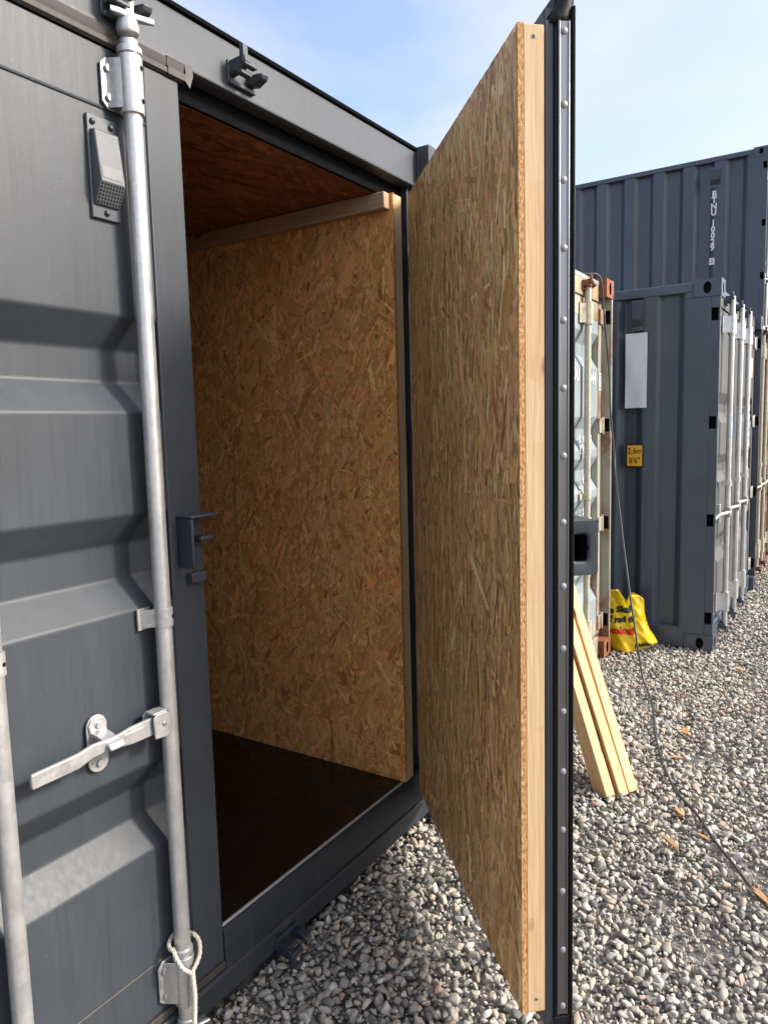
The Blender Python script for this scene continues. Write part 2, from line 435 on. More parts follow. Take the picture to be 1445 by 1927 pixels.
# ------------------------------------------------------------------ osb board with real strands
def osb_sheet(name, w, h, th, face_mat, parent, loc, rot, strands, pal, lens, wids, spread, base_ang=90, seed=1, relief=0.0006, dark=0.05, tone=0.2, bigm=1.7):
    """board in local x (width) and z (height); the face with strands looks along local -y and lies at y = 0"""
    g = np.random.default_rng(seed)
    vs = [(0, 0, 0), (w, 0, 0), (w, 0, h), (0, 0, h), (0, th, 0), (w, th, 0), (w, th, h), (0, th, h)]
    fs = [(0, 1, 2, 3), (4, 7, 6, 5), (0, 4, 5, 1), (1, 5, 6, 2), (2, 6, 7, 3), (3, 7, 4, 0)]
    mi = [0, 1, 1, 1, 1, 1]
    n = strands
    cx = g.uniform(0, w, n); cz = g.uniform(0, h, n)
    ln = np.clip(g.lognormal(math.log(lens), 0.5, n), lens*0.25, lens*2.6)
    wd = np.clip(g.lognormal(math.log(wids), 0.55, n), wids*0.25, wids*3.0)
    ang = R(base_ang)+g.normal(0, R(spread), n)
    big = g.random(n) < 0.22
    ln[big] *= bigm*0.9; wd[big] *= bigm
    wild = g.random(n) < 0.13
    ang[wild] = g.uniform(0, math.pi, wild.sum())
    # the last tenth are thin slivers lying on top
    k = int(n*0.12); wd[-k:] *= 0.35; 
    dk = g.random(n) < dark
    dk[:int(n*0.55)] = False
    ln[dk] = np.minimum(ln[dk]*0.4, 0.035); wd[dk] = np.minimum(wd[dk]*0.3, 0.003)
    tmpl = np.array([(-0.5, -0.42), (-0.46, 0.06), (-0.5, 0.5), (0.1, 0.46), (0.5, 0.38), (0.45, -0.1), (0.5, -0.5), (-0.1, -0.46)])
    jit = g.normal(0, 0.045, (n, 8, 2)); tm = tmpl[None]+jit
    la = tm[..., 0]*ln[:, None]; wa = tm[..., 1]*wd[:, None]
    ca, sa = np.cos(ang)[:, None], np.sin(ang)[:, None]
    X = np.clip(cx[:, None]+la*ca-wa*sa, 0.0004, w-0.0004); Z = np.clip(cz[:, None]+la*sa+wa*ca, 0.0004, h-0.0004)
    lay = (np.arange(n)/n)*relief+0.00015
    tilt = g.normal(0, 0.010, n)
    Yc = -(lay[:, None]+np.abs(tilt)[:, None]*(wd[:, None]*0.5)*0.4)+tilt[:, None]*wa
    Yc = np.minimum(Yc, -0.0001)
    pts = np.stack([X, Yc, Z], -1).reshape(-1, 3)
    pal = np.array(pal)
    ci = g.choice(len(pal), n, p=[0.16, 0.30, 0.28, 0.18, 0.08])
    col = pal[ci]*g.uniform(1-tone, 1+tone, (n, 1))*g.normal(1, 0.065, (n, 3))
    col[dk] = np.array((0.06, 0.028, 0.012))*g.uniform(0.6, 1.5, (dk.sum(), 1))
    wd2 = dk.nonzero()[0]
    nv = 8+n*8
    me = bpy.data.meshes.new(name)
    me.vertices.add(nv); me.vertices.foreach_set('co', np.concatenate([np.array(vs), pts]).astype(np.float32).ravel())
    nf = 6+n
    loops = np.concatenate([np.array(fs).ravel(), 8+np.arange(n*8)])
    starts = np.concatenate([np.arange(6)*4, 24+np.arange(n)*8])
    me.loops.add(len(loops)); me.loops.foreach_set('vertex_index', loops.astype(np.int32))
    me.polygons.add(nf); me.polygons.foreach_set('loop_start', starts.astype(np.int32))
    me.update(calc_edges=True); me.validate()
    mats = np.concatenate([np.array(mi), np.zeros(n)]).astype(np.int32)
    me.materials.append(face_mat); me.materials.append(M['osb_edge'])
    me.polygons.foreach_set('material_index', mats)
    me.shade_flat()
    ca_ = me.color_attributes.new('Col', 'FLOAT_COLOR', 'POINT')
    cc = np.ones((nv, 4), np.float32); cc[:8, :3] = pal[3]*0.9; cc[8:, :3] = np.repeat(col, 8, 0)
    ca_.data.foreach_set('color', cc.ravel())
    uvl = me.uv_layers.new(name='grain')
    off = g.uniform(0, 40, (n, 2))
    uvv = np.zeros((nv, 2), np.float32); uvv[:8] = [(v[0], v[2]) for v in vs]
    uvv[8:] = np.stack([wa+off[:, :1], la+off[:, 1:]], -1).reshape(-1, 2)
    uvl.data.foreach_set('uv', uvv[loops].ravel())
    o = bpy.data.objects.new(name, me); COL.objects.link(o); o.parent = parent; o.location = loc; o.rotation_euler = rot
    return o
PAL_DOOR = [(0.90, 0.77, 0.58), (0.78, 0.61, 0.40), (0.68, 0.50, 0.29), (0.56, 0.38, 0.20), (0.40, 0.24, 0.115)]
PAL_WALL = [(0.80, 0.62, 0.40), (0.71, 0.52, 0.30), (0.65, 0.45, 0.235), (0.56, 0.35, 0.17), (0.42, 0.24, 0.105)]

# ------------------------------------------------------------------ ground
gm, gt, gb = nt('gravel_bed')
gv = coords(gt)
gvo = N(gt, 'TexVoronoi', Scale=34.0); L(gt, gv, gvo.inputs['Vector'])
gcr = ramp(gt, [(0.0, (0.10, 0.092, 0.082)), (0.35, (0.20, 0.19, 0.175)), (0.65, (0.30, 0.285, 0.26)), (1.0, (0.44, 0.42, 0.39))], gvo.outputs['Color'])
gdk = maprange(gt, gvo.outputs['Distance'], 0.25, 0.7, 1, 0.5)
L(gt, mixc(gt, gdk, (0.12, 0.105, 0.085), gcr.outputs[0]), gb.inputs['Base Color'])
gb.inputs['Roughness'].default_value = 0.9
gi = N(gt, 'Math', operation='SUBTRACT'); gi.inputs[0].default_value = 1; L(gt, gvo.outputs['Distance'], gi.inputs[1])
gnf = noise(gt, gv, 160, 4, 0.7)
nb_ = bump(gt, gb, gi.outputs[0], 0.6, 0.02)
bump(gt, gb, gnf, 0.8, 0.01, nb_)
g = MB(); g.add([(-300, -300, -0.03), (300, -300, -0.03), (300, 300, -0.03), (-300, 300, -0.03)], [(0, 1, 2, 3)])
tag(g.build('ground', gm), None, None, kind='structure')

# ------------------------------------------------------------------ container parts shared by all
def corr_side(x, y0, y1, z0, z1, sgn, pitch=0.278, depth=0.036, phase=0.0):
    """corrugated side sheet; flats stand at x, inner flats at x + sgn*depth"""
    s = pitch/0.278; pr = [(x, y0)]; y = y0+0.03+phase
    seq = (0.072, 0.068, 0.070, 0.068)
    on = 0
    while y < y1-0.02:
        xi = x if on in (0, 3) else x+sgn*depth
        pr.append((xi, y)); y += (0.046, 0.092, 0.046, 0.094)[on]*s; on = (on+1) % 4
    pr.append((pr[-1][0], y1))
    return pr
def casting(mb, x, y, z, sx, sy, sz=0.118, lx=0.162, ly=0.178, mi=0, mh=1):
    """corner fitting at outer corner (x,y,z); sx,sy point inwards; holes on end and side faces"""
    x1, y1 = x+sx*lx, y+sy*ly; z1 = z+sz
    xa, xb = min(x, x1), max(x, x1); ya, yb = min(y, y1), max(y, y1)
    # end face (normal -sy*y) and side face (normal -sx*x) with holes, rest plain
    if sy > 0: mb.hole_face((xa, y, z), (1, 0, 0), (0, 0, 1), lx, sz, 0.026, 0.040, 0.03, mi, mh)
    else: mb.hole_face((xb, y, z), (-1, 0, 0), (0, 0, 1), lx, sz, 0.026, 0.040, 0.03, mi, mh)
    if sx > 0: mb.hole_face((x, yb, z), (0, -1, 0), (0, 0, 1), ly, sz, 0.026, 0.040, 0.03, mi, mh)
    else: mb.hole_face((x, ya, z), (0, 1, 0), (0, 0, 1), ly, sz, 0.026, 0.040, 0.03, mi, mh)
    mb.add([(xa, ya, z), (xb, ya, z), (xb, yb, z), (xa, yb, z), (xa, ya, z1), (xb, ya, z1), (xb, yb, z1), (xa, yb, z1)],
           [(0, 3, 2, 1), (4, 5, 6, 7)] + ([(2, 3, 7, 6)] if sy > 0 else [(0, 1, 5, 4)]) + ([(1, 2, 6, 5)] if sx > 0 else [(3, 0, 4, 7)]), mi)
def door_leaf(parent, x0, x1, z0, z1, recess, mat, y=0.0, th=0.05, fw=(0.08, 0.108), top=0.135, bot=0.14, depth=0.036, loc=None, rot=None, pmat=None, slope=0.078):
    """frame as the door object, the pressed panel as its child. outer face at y, looking along -y"""
    f = MB()
    f.box(x0, x0+fw[0], y, y+th, z0, z1); f.box(x1-fw[1], x1, y, y+th, z0, z1)
    f.box(x0+fw[0], x1-fw[1], y+0.003, y+th, z1-top, z1); f.box(x0+fw[0], x1-fw[1], y+0.003, y+th, z0, z0+bot)
    d = f.build('door', mat, parent, bevel=0.004, loc=loc, rot=rot)
    pr = [(y+0.005, z0+bot-0.001)]
    for a, b in sorted(recess):
        pr += [(y+0.005, a), (y+0.005+depth, a+slope), (y+0.005+depth, b-slope), (y+0.005, b)]
    pr.append((y+0.005, z1-top+0.001))
    p = MB(); p.sheet(fillet(pr, 0.006, 4), 'x', x0+fw[0]-0.001, x1-fw[1]+0.001)
    p.sheet([(y+th, z0+bot), (y+th, z1-top)], 'x', x0+fw[0], x1-fw[1])
    p.build('panel', pmat or mat, d, smooth=0, recalc=False)
    return d
def lock_rod(door, x, y, z0, z1, mat, r=0.021, simple=False, stem=0.17):
    b = MB(); b.tube([(x, y, z0), (x, y, z1)], r, 20 if not simple else 10)
    o = b.build('lock_rod', mat, door)
    return o
def rod_bracket(door, x, y, z0, z1, mat, r=0.031, plate=0.06, left=True, simple=False, bmat=None):
    """bolted sleeve: a tube round the rod with a flange on the door"""
    b = MB(); n = 12 if simple else 24
    b.tube([(x, y, z0), (x, y, z0+0.004), (x, y, z1-0.004), (x, y, z1)], [r*0.97, r, r, r*0.97], n)
    s = -1 if left else 1
    xa = x+s*(r*0.4); xb = x+s*(r+plate)
    pts = [(xa, z0+0.008), (xb-s*0.014, z0+0.008), (xb, z0+0.022), (xb, z1-0.022), (xb-s*0.014, z1-0.008), (xa, z1-0.008)]
    b.prism(pts, 'y', -0.006, -0.0008)
    b.prism([(x+s*r*0.98, y+0.004), (x+s*(r*0.95), y-0.004), (x+s*(r+0.016), -0.0085), (x+s*(r+0.016), -0.0035)], 'z', z0+0.01, z1-0.01)
    o = b.build('rod_bracket', mat, door, bevel=0 if simple else 0.0015)
    if not simple:
        for z in (z0+0.032, z1-0.032):
            q = MB(); pts = [(x+s*(r+plate-0.016)+0.0095*math.cos(k*math.pi/3), z+0.0095*math.sin(k*math.pi/3)) for k in range(6)]
            q.prism(pts, 'y', -0.0135, -0.006)
            q.build('bolt', bmat or M['bolt'], door, bevel=0.001)
        for z in (z0+0.028, z1-0.028):
            a = Vector((0.35, -0.93, 0)).normalized()
            c = Vector((x, y, z))+a*(r-0.002)
            q = MB(); q.tube([c, c+a*0.0035], 0.0052, 10)
            q.build('screw', M['hole_screw_black'], door)
    return o
def hinge(door, x, y, z, mat, s):
    b = MB(); b.tube([(x, y-0.008, z-0.06), (x, y-0.008, z+0.06)], 0.013, 12)
    b.box(x, x-s*0.085, y-0.012, y-0.002, z-0.05, z+0.05)
    b.box(x, x-s*0.03, y-0.020, y+0.01, z-0.045, z+0.045)
    return b.build('hinge', mat, door, bevel=0.003)
def keeper_block(parent, x, z, y, mat, up=1, name='cam_keeper'):
    """cast keeper: base plate, two horns and the curved catch"""
    b = MB()
    b.box(x-0.048, x+0.052, y-0.006, y, z-0.030*1, z+0.030)
    b.prism([(y, z+0.026*up), (y-0.060, z+0.030*up), (y-0.066, z+0.010*up), (y-0.040, z-0.006*up), (y, z-0.012*up)], 'x', x-0.044, x-0.022)
    b.box(x-0.046, x-0.026, y-0.060, y-0.045, z+0.006*up, z+0.055*up)
    b.box(x-0.044, x+0.004, y-0.064, y-0.046, z+0.002*up, z+0.018*up)
    b.box(x-0.044, x-0.002, y-0.050, y-0.030, z-0.016*up, z-0.004*up)
    b.prism([(y, z-0.014*up), (y-0.030, z-0.020*up), (y-0.058, z-0.008*up), (y-0.064, z+0.004*up), (y-0.040, z+0.008*up), (y, z+0.010*up)], 'x', x+0.022, x+0.050)
    b.box(x-0.046, x+0.050, y-0.014, y, z-0.034*up, z-0.022*up)
    return b.build(name, mat, parent, bevel=0.0035, seg=2)

W, LEN, H = 2.438, 6.058, 2.591
def container(label, loc, mats, group=None, pitch=0.278, recess=None, rods=(0.473, 0.89, 1.55, 1.965), length=LEN, simple=False, phase=0.0, texts=True, rodmat=None, hing=None, H=H, rod_y=None):
    root = empty('shipping_container', loc)
    tag(root, label, 'container', group)
    P, D, HD, CA = mats['frame'], mats['door'], mats['head'], mats['cast']
    S = mats['side']
    for (x, sx) in ((0, 1), (W, -1)):
        for (y, sy) in ((0, 1), (length, -1)):
            for z in (0, H-0.118):
                c = MB(); casting(c, x, y, z, sx, sy)
                c.build('corner_casting', [CA, M['hole_screw_black']], root, smooth=25, recalc=False)
            # post: side plate and end plate with cut-outs for the hinges
            p = MB()
            zz = [0.118, 0.20, 0.285, 0.90, 0.985, 1.58, 1.665, 2.31, 2.395, H-0.118]
            xa, xb = x+sx*0.004, x+sx*0.030
            if sy > 0:
                for i in range(0, 9):
                    if i % 2 == 0: p.box(xa, xb, 0.004, 0.062, zz[i], zz[i+1])
                    else: p.box(xa, xb, 0.004, 0.016, zz[i], zz[i+1])
                p.box(xa, xb, 0.062, 0.224, 0.118, H-0.118); p.box(xa, xb, 0.179, 0.224, H-0.118, H-0.079); p.box(xa, xb, 0.179, 0.199, 0.012, 0.118)
                p.box(xa+sx*0.028, x+sx*0.075, 0.075, 0.2, 0.118, H-0.118)
            else:
                p.box(xa, x+sx*0.16, y-0.004, y-0.16, 0.118, H-0.118)
            p.build('corner_post', P, root, bevel=0.003)
            if sy > 0:
                for i in (1, 3, 5, 7):
                    q = MB(); q.box(xa+sx*0.0245, xb+sx*0.004, 0.014, 0.064, zz[i]-0.002, zz[i+1]+0.002); q.build('hinge_slot_shade', M['matt'], root)  # black box added behind each cut-out, painting the shade inside it
        s = MB(); s.sheet(fillet(corr_side(x+sx*0.012, 0.222, length-0.158, 0.14, H-0.07, sx, pitch, 0.046*pitch/0.278, phase), 0.008, 2), 'z', 0.14, H-0.068)
        s.build('side_wall', S, root, smooth=0, recalc=False)
        r_ = MB(); r_.box(x+sx*0.002, x+sx*0.062, 0.178, length-0.178, H-0.078, H-0.014); r_.build('top_rail', S, root, bevel=0.006)
        r_ = MB(); r_.box(x+sx*0.006, x+sx*0.056, 0.20, length-0.178, 0.012, 0.155); r_.box(x+sx*0.003, x+sx*0.056, 0.2, length-0.178, 0.150, 0.158); r_.build('bottom_rail', P, root, bevel=0.003)
    r_ = MB(); r_.box(0.06, W-0.06, 0.05, length-0.02, H-0.045, H-0.020); r_.build('roof', S, root)
    r_ = MB(); r_.box(0.16, W-0.16, length-0.06, length-0.02, 0.03, H-0.03); r_.build('end_wall', S, root)
    r_ = MB(); r_.box(0.06, W-0.06, 0.16, length-0.06, 0.10, 0.155); r_.build('floor', M['floor'], root)
    h = MB(); h.box(0.162, W-0.162, 0.052, 0.16, H-0.150, H-0.014); h.build('door_header', HD, root, bevel=0.006)
    h = MB(); h.box(0.162, W-0.162, 0.040, 0.16, 0.015, 0.15); h.build('door_sill', P, root, bevel=0.006)
    rc = recess or [(1.62, 1.84), (1.16, 1.38), (0.56, 0.78)]
    ry = 0.008 if rod_y is None else rod_y
    rm = rodmat or M['galv']
    zlo, zhi = 0.158, H-0.155
    for k, (xa, xb) in enumerate(((0.085, W/2-0.006), (W/2+0.006, W-0.085))):
        fw = (0.06, 0.075) if k == 0 else (0.075, 0.06)
        d = door_leaf(root, xa, xb, zlo, zhi, rc, D, y=0.058, fw=fw, top=0.12, bot=0.12, depth=0.042, pmat=mats.get('panel', D))
        for za, zb in ((zhi, zhi+0.022), (zlo-0.016, zlo)):
            gq = MB(); gq.box(xa, xb, 0.066, 0.074, za, zb); gq.build('gasket', M['gasket'], d)
        hx = xa if k == 0 else xb; sg = -1 if k == 0 else 1
        for z in (0.24, 0.94, 1.62, 2.35):
            b = MB(); b.tube([(hx+sg*0.030, 0.055, z-0.06), (hx+sg*0.030, 0.055, z+0.06)], 0.014, 10)
            b.box(hx+sg*0.03, hx-sg*0.06, 0.046, 0.057, z-0.05, z+0.05)
            b.box(hx+sg*0.03, hx-sg*0.002, 0.040, 0.066, z-0.045, z+0.045)
            b.build('hinge', hing or M['galv2'], d, bevel=0.003)
        for x in rods:
            if not xa < x < xb: continue
            lock_rod(d, x, ry+0.02, 0.06, H-0.06, rm, simple=True)
            for z0, z1 in ((H-0.33, H-0.19), (0.19, 0.34)):
                b = MB(); b.tube([(x, ry+0.02, z0), (x, ry+0.02, z1)], 0.031, 12); b.box(x-0.085, x-0.012, 0.050, 0.0572, z0+0.008, z1-0.008)
                b.prism([(x-0.030, ry+0.018), (x-0.024, ry+0.03), (x-0.05, 0.0555), (x-0.056, 0.0505)], 'z', z0+0.01, z1-0.01)
                b.build('rod_bracket', rm, d)
            for z in (1.165,):
                b = MB(); b.tube([(x, ry+0.02, z-0.022), (x, ry+0.02, z+0.022)], 0.027, 12); b.box(x-0.075, x-0.01, 0.048, 0.0572, z-0.02, z+0.02)
                b.box(x-0.03, x-0.012, ry+0.02, 0.05, z-0.02, z+0.02); b.build('rod_guide', rm, d)
            for z, u in ((H-0.085, 1), (0.085, -1)):
                keeper_block(root, x, z, 0.050 if u > 0 else 0.040, CA, u)
            b = MB(); s = -1
            b.tube([(x, ry-0.002, 0.95), (x-0.12, 0.02, 0.945), (x-0.16, 0.036, 0.94), (x-0.33, 0.036, 0.93)], [0.014, 0.014, 0.012, 0.012], 8)
            b.box(x-0.165, x-0.125, 0.028, 0.0572, 0.88, 1.02); b.box(x-0.03, x+0.012, ry-0.008, ry+0.012, 0.915, 0.985)
            b.build('handle', M['galv2'] if rm is M['galv'] else rm, d, bevel=0.003)
    return root

# ================================================================== the near container
main = empty('shipping_container', (0, 0, 0))
tag(main, 'dark grey container in the foreground with its right door open on a chipboard-lined inside', 'container')
XL0, XR0, ZT = -2.46, 0.21, 2.69
def mb(): return MB()
for x, sx in ((XR0, -1), (XL0, 1)):
    for z in (0.02, ZT-0.118):
        c = mb(); casting(c, x, -0.055, z, sx, 1)
        c.build('corner_casting', [M['paint'], M['hole_screw_black']], main, smooth=25, recalc=False)
        c = mb(); casting(c, x, 6.0, z, sx, -1)
        c.build('corner_casting', [M['paint'], M['hole_screw_black']], main, smooth=25, recalc=False)
    c = mb(); c.box(x+sx*0.004, x+sx*0.155, -0.048, 0.11, 0.138, ZT-0.118); c.build('corner_post', M['paint'], main, bevel=0.006)
    c = mb(); c.box(x+sx*0.004, x+sx*0.155, 5.85, 5.995, 0.138, ZT-0.118); c.build('corner_post', M['paint'], main, bevel=0.006)
    s = mb(); s.sheet(fillet(corr_side(x+sx*0.015, 0.11, 5.85, 0, 0, sx), 0.010, 2), 'z', 0.17, ZT-0.07); s.build('side_wall', M['paint_side'], main, smooth=0, recalc=False)
    s = mb(); s.box(x+sx*0.004, x+sx*0.06, 0.125, 5.82, ZT-0.08, ZT-0.012); s.build('top_rail', M['paint'], main, bevel=0.005)
    s = mb(); s.box(x+sx*0.004, x+sx*0.06, 0.125, 5.82, 0.03, 0.175); s.build('bottom_rail', M['paint'], main, bevel=0.005)
# inner channel of the right post, with its seams
c = mb(); c.box(-0.061, 0.054, 0.062, 0.105, 0.236, 2.54); c.box(0.010, 0.030, 0.02, 0.061, 0.24, 2.54)
c.build('door_jamb', M['paint'], main, bevel=0.004)
c = mb(); c.box(0.031, 0.046, -0.02, 0.05, 0.24, 2.535); c.build('jamb_gasket', M['black'], main, bevel=0.004)
for z in (2.33, 0.33):
    c = mb(); c.box(-0.055, 0.008, 0.045, 0.0615, z, z+0.016); c.build('jamb_clip', M['galv2'], main, bevel=0.003)
# header
hp = [(0.004, 2.676), (0.0, 2.668), (0.0, 2.562), (-0.004, 2.553), (-0.003, 2.545), (0.006, 2.540), (0.045, 2.540), (0.045, 2.548), (0.11, 2.548), (0.11, 2.676)]
h = mb(); h.prism(hp, 'x', -2.298, 0.0485); h.build('door_header', M['paint'], main, bevel=0.0015, smooth=50)
h = mb(); h.box(-2.298, 0.052, -0.006, 0.115, 2.677, 2.690); h.build('roof_edge', M['matt'], main, bevel=0.003)
h = mb(); h.box(0.046, 0.0495, -0.010, 0.0, 2.55, 2.675); h.build('weld_seam', M['paint'], main, bevel=0.0015)
h = mb(); h.box(-2.298, 0.05, 0.046, 0.060, 2.486, 2.5475); h.build('header_recess_strip', M['matt'], main, bevel=0.003)  # matt black strip set back behind the header lip
h = mb(); h.box(-2.40, 0.15, 0.117, 5.9, 2.655, 2.682); h.build('roof', M['paint_side'], main)
h = mb(); h.box(-2.30, 0.05, 5.86, 5.9, 0.05, 2.65); h.build('end_wall', M['paint_side'], main)
keeper_block(main, -0.905, 2.596, 0.0, M['cast'], 1)
keeper_block(main, -0.880, 0.060, -0.014, M['sill'], -1)
keeper_block(main, -1.300, 2.600, 0.0, M['cast'], 1)
keeper_block(main, -1.300, 0.070, -0.014, M['cast'], -1)
# sill
h = mb(); h.prism([(0.010, 0.236), (0.003, 0.234), (0.0, 0.229), (-0.003, 0.122), (-0.005, 0.121), (0.08, 0.121), (0.08, 0.236)], 'x', -1.124, 0.050)
h.build('door_sill', M['sill'], main, bevel=0.002)
h = mb(); h.prism([(-0.006, 0.1195), (-0.013, 0.113), (-0.014, 0.104), (-0.014, 0.052), (-0.004, 0.040), (0.08, 0.040), (0.08, 0.1195)], 'x', -2.298, 0.0485)
h.build('sill_beam', M['sill'], main, bevel=0.002)
h = mb(); h.box(-1.124, -0.128, 0.0105, 0.0165, 0.2365, 0.2425); h.build('threshold_strip', M['thresh'], main)
h = mb(); h.box(-2.296, -1.126, -0.004, 0.012, 0.121, 0.1435); h.build('sill_gasket', M['gasket'], main, bevel=0.003)
# floor and lining
h = mb(); h.box(-2.25, -0.115, 0.017, 5.8, 0.18, 0.240); h.build('floor', M['floor'], main)
for i, (y0, y1) in enumerate(((0.0, 0.846), (0.849, 2.09), (2.093, 3.33), (3.333, 4.57), (4.573, 5.79))):
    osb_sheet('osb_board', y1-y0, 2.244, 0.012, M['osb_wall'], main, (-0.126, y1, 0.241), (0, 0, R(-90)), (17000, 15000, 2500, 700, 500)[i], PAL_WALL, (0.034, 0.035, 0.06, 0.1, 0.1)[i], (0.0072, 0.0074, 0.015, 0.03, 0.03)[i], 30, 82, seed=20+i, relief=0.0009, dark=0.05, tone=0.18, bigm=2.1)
for i, (y0, y1) in enumerate(((0.061, 1.28), (1.283, 2.52), (2.523, 5.79))):
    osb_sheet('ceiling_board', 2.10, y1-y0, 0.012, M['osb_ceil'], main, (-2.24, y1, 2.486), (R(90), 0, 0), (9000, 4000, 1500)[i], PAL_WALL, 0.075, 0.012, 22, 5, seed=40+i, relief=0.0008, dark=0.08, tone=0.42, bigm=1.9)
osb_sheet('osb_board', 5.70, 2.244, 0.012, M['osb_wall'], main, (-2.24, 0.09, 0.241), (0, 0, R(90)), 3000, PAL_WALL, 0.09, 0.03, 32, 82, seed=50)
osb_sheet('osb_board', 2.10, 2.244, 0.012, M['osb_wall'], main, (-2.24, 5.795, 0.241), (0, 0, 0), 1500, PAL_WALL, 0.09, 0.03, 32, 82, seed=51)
h = mb(); h.box(-0.165, -0.1272, 0.012, 5.7, 2.425, 2.4835); h.build('ceiling_batten', M['pine_shaded'], main, bevel=0.004)
h = mb(); h.box(-0.1135, -0.064, 0.001, 0.046, 0.241, 2.484); h.build('wall_stud', M['pine'], main, bevel=0.003)

# ---- closed left door
RC = [(1.688, 1.912), (1.211, 1.444), (0.590, 0.815)]
dl = door_leaf(main, -2.298, -1.127, 0.145, 2.505, RC, M['paint'], slope=0.074, depth=0.056, th=0.064)
h = mb()
h.sheet([(-0.001, 2.5055), (-0.009, 2.511), (-0.010, 2.521), (-0.004, 2.5265), (-0.006, 2.532), (-0.009, 2.546), (-0.001, 2.5500)], 'x', -2.296, -1.165)
h.sheet([(-0.001, 2.5045), (-0.011, 2.509), (-0.012, 2.524), (-0.007, 2.529), (-0.011, 2.549), (-0.001, 2.552)], 'x', -1.167, -1.112)
h.add([(-1.112, -0.011, 2.509), (-1.112, -0.012, 2.524), (-1.112, -0.011, 2.549), (-1.095, -0.013, 2.510), (-1.085, -0.010, 2.530), (-1.088, -0.012, 2.552), (-1.103, -0.016, 2.494)],
      [(0, 3, 4, 1), (1, 4, 5, 2), (0, 6, 3)])
h.build('gasket_tape', M['gasket'], dl, smooth=40, recalc=False)
# thin weld lines where the pressed panel meets the frame
for zz in (2.3705, 0.2845):
    h = mb(); h.tube([(-2.21, 0.004, zz), (-1.236, 0.004, zz)], 0.0035 if zz > 1 else 0.0026, 6); h.build('weld_seam', M['paint'] if zz > 1 else M['gasket'], dl)
rods_l = (-1.302, -1.730)
for x in rods_l:
    RY = -0.035
    lock_rod(dl, x, RY, 0.10, 2.52, M['galv'] , 0.0205)
    for z0, z1 in ((2.360, 2.487), (0.158, 0.292)):
        rod_bracket(dl, x, RY, z0, z1, M['galv'], r=0.0275, plate=0.030)
    # collars
    h = mb(); h.tube([(x, RY, 2.489), (x, RY, 2.4905), (x, RY, 2.503), (x, RY, 2.505)], [0.026, 0.0285, 0.0285, 0.026], 24); h.build('collar', M['galv'], dl)
    h = mb(); h.tube([(x, RY, 0.296), (x, RY, 0.298), (x, RY, 0.310), (x, RY, 0.313)], [0.024, 0.026, 0.026, 0.0215], 24); h.build('collar', M['galv'], dl)
    # forged cams at both ends
    for zc, u in ((2.545, 1), (0.105, -1)):
        h = mb()
        h.tube([(x, RY, zc-0.012*u), (x, RY, zc), (x, RY, zc+0.012*u), (x, RY, zc+0.030*u)], [0.0225, 0.026, 0.024, 0.017], 18)
        z = zc+0.026*u
        h.prism([(x-0.050, RY-0.004), (x-0.030, RY+0.004), (x-0.014, RY+0.010), (x+0.014, RY+0.010), (x+0.030, RY-0.010), (x+0.052, RY-0.026), (x+0.050, RY-0.034), (x+0.022, RY-0.024), (x, RY-0.016), (x-0.03, RY-0.012)], 'z', z-0.007, z+0.007)
        h.prism([(x-0.012, RY-0.012), (x+0.012, RY-0.012), (x+0.010, RY+0.012), (x-0.010, RY+0.012)], 'z', z, z+0.050*u)
        h.build('rod_cam', M['galv'], dl, bevel=0.003, smooth=40)
    # mid guide
    h = mb(); h.tube([(x, RY, 1.166), (x, RY, 1.211)], 0.0245, 24)
    h.prism([(x-0.052, -0.006), (x-0.014, -0.006), (x-0.014, -0.001), (x-0.052, -0.001)], 'z', 1.160, 1.213)
    h.prism([(x-0.024, RY+0.002), (x-0.020, RY-0.006), (x-0.042, -0.008), (x-0.046, -0.003)], 'z', 1.166, 1.211)
    h.build('rod_guide', M['galv2'], dl, bevel=0.002)
    a = Vector((0.5, -0.86, 0)).normalized(); c0 = Vector((x, RY, 1.189))+a*0.0235
    h = mb(); h.tube([c0, c0+a*0.002], 0.0048, 10); h.build('screw', M['hole_screw_black'], dl)
# handle on the inner rod
def flat_bar(b, pts, th=0.009):
    """pts: (x, y, z, height); rectangular section standing up along z"""
    vs = []
    for x, y, z, hh in pts:
        vs += [(x, y-th/2, z-hh/2), (x, y-th/2, z+hh/2), (x, y+th/2, z+hh/2), (x, y+th/2, z-hh/2)]
    k = len(pts); fs = [(0, 1, 2, 3), tuple((k-1)*4+i for i in (3, 2, 1, 0))]
    for i in range(k-1):
        for j in range(4):
            fs.append((i*4+j, (i+1)*4+j, (i+1)*4+(j+1) % 4, i*4+(j+1) % 4))
    b.add(vs, fs)
xr = rods_l[0]
h = mb()
flat_bar(h, [(xr-0.374, -0.042, 0.9215, 0.026), (xr-0.370, -0.042, 0.921, 0.033), (xr-0.262, -0.042, 0.923, 0.034), (xr-0.235, -0.053, 0.937, 0.030), (xr-0.205, -0.058, 0.939, 0.027), (xr-0.165, -0.056, 0.936, 0.032), (xr-0.125, -0.050, 0.933, 0.042), (xr-0.050, -0.044, 0.931, 0.044)], 0.010)
h.build('handle', M['galv2'], dl, bevel=0.0025, smooth=35)
h = mb()
h.prism([(xr-0.150, 0.934), (xr-0.085, 0.944), (xr-0.150, 0.946)], 'y', -0.060, -0.050); h.build('handle_rib', M['galv2'], dl, bevel=0.002)
for ln, dz in (('SUKALEOCT', 0.0075), ('CONTINGS', -0.0075)):
    place_text(ln, 0.0125, M['galv2'], dl, (xr-0.318+(0.012 if dz < 0 else -0.004), -0.0476, 0.922+dz), (1, 0, 0.015), (0, 0, 1))
h = mb()
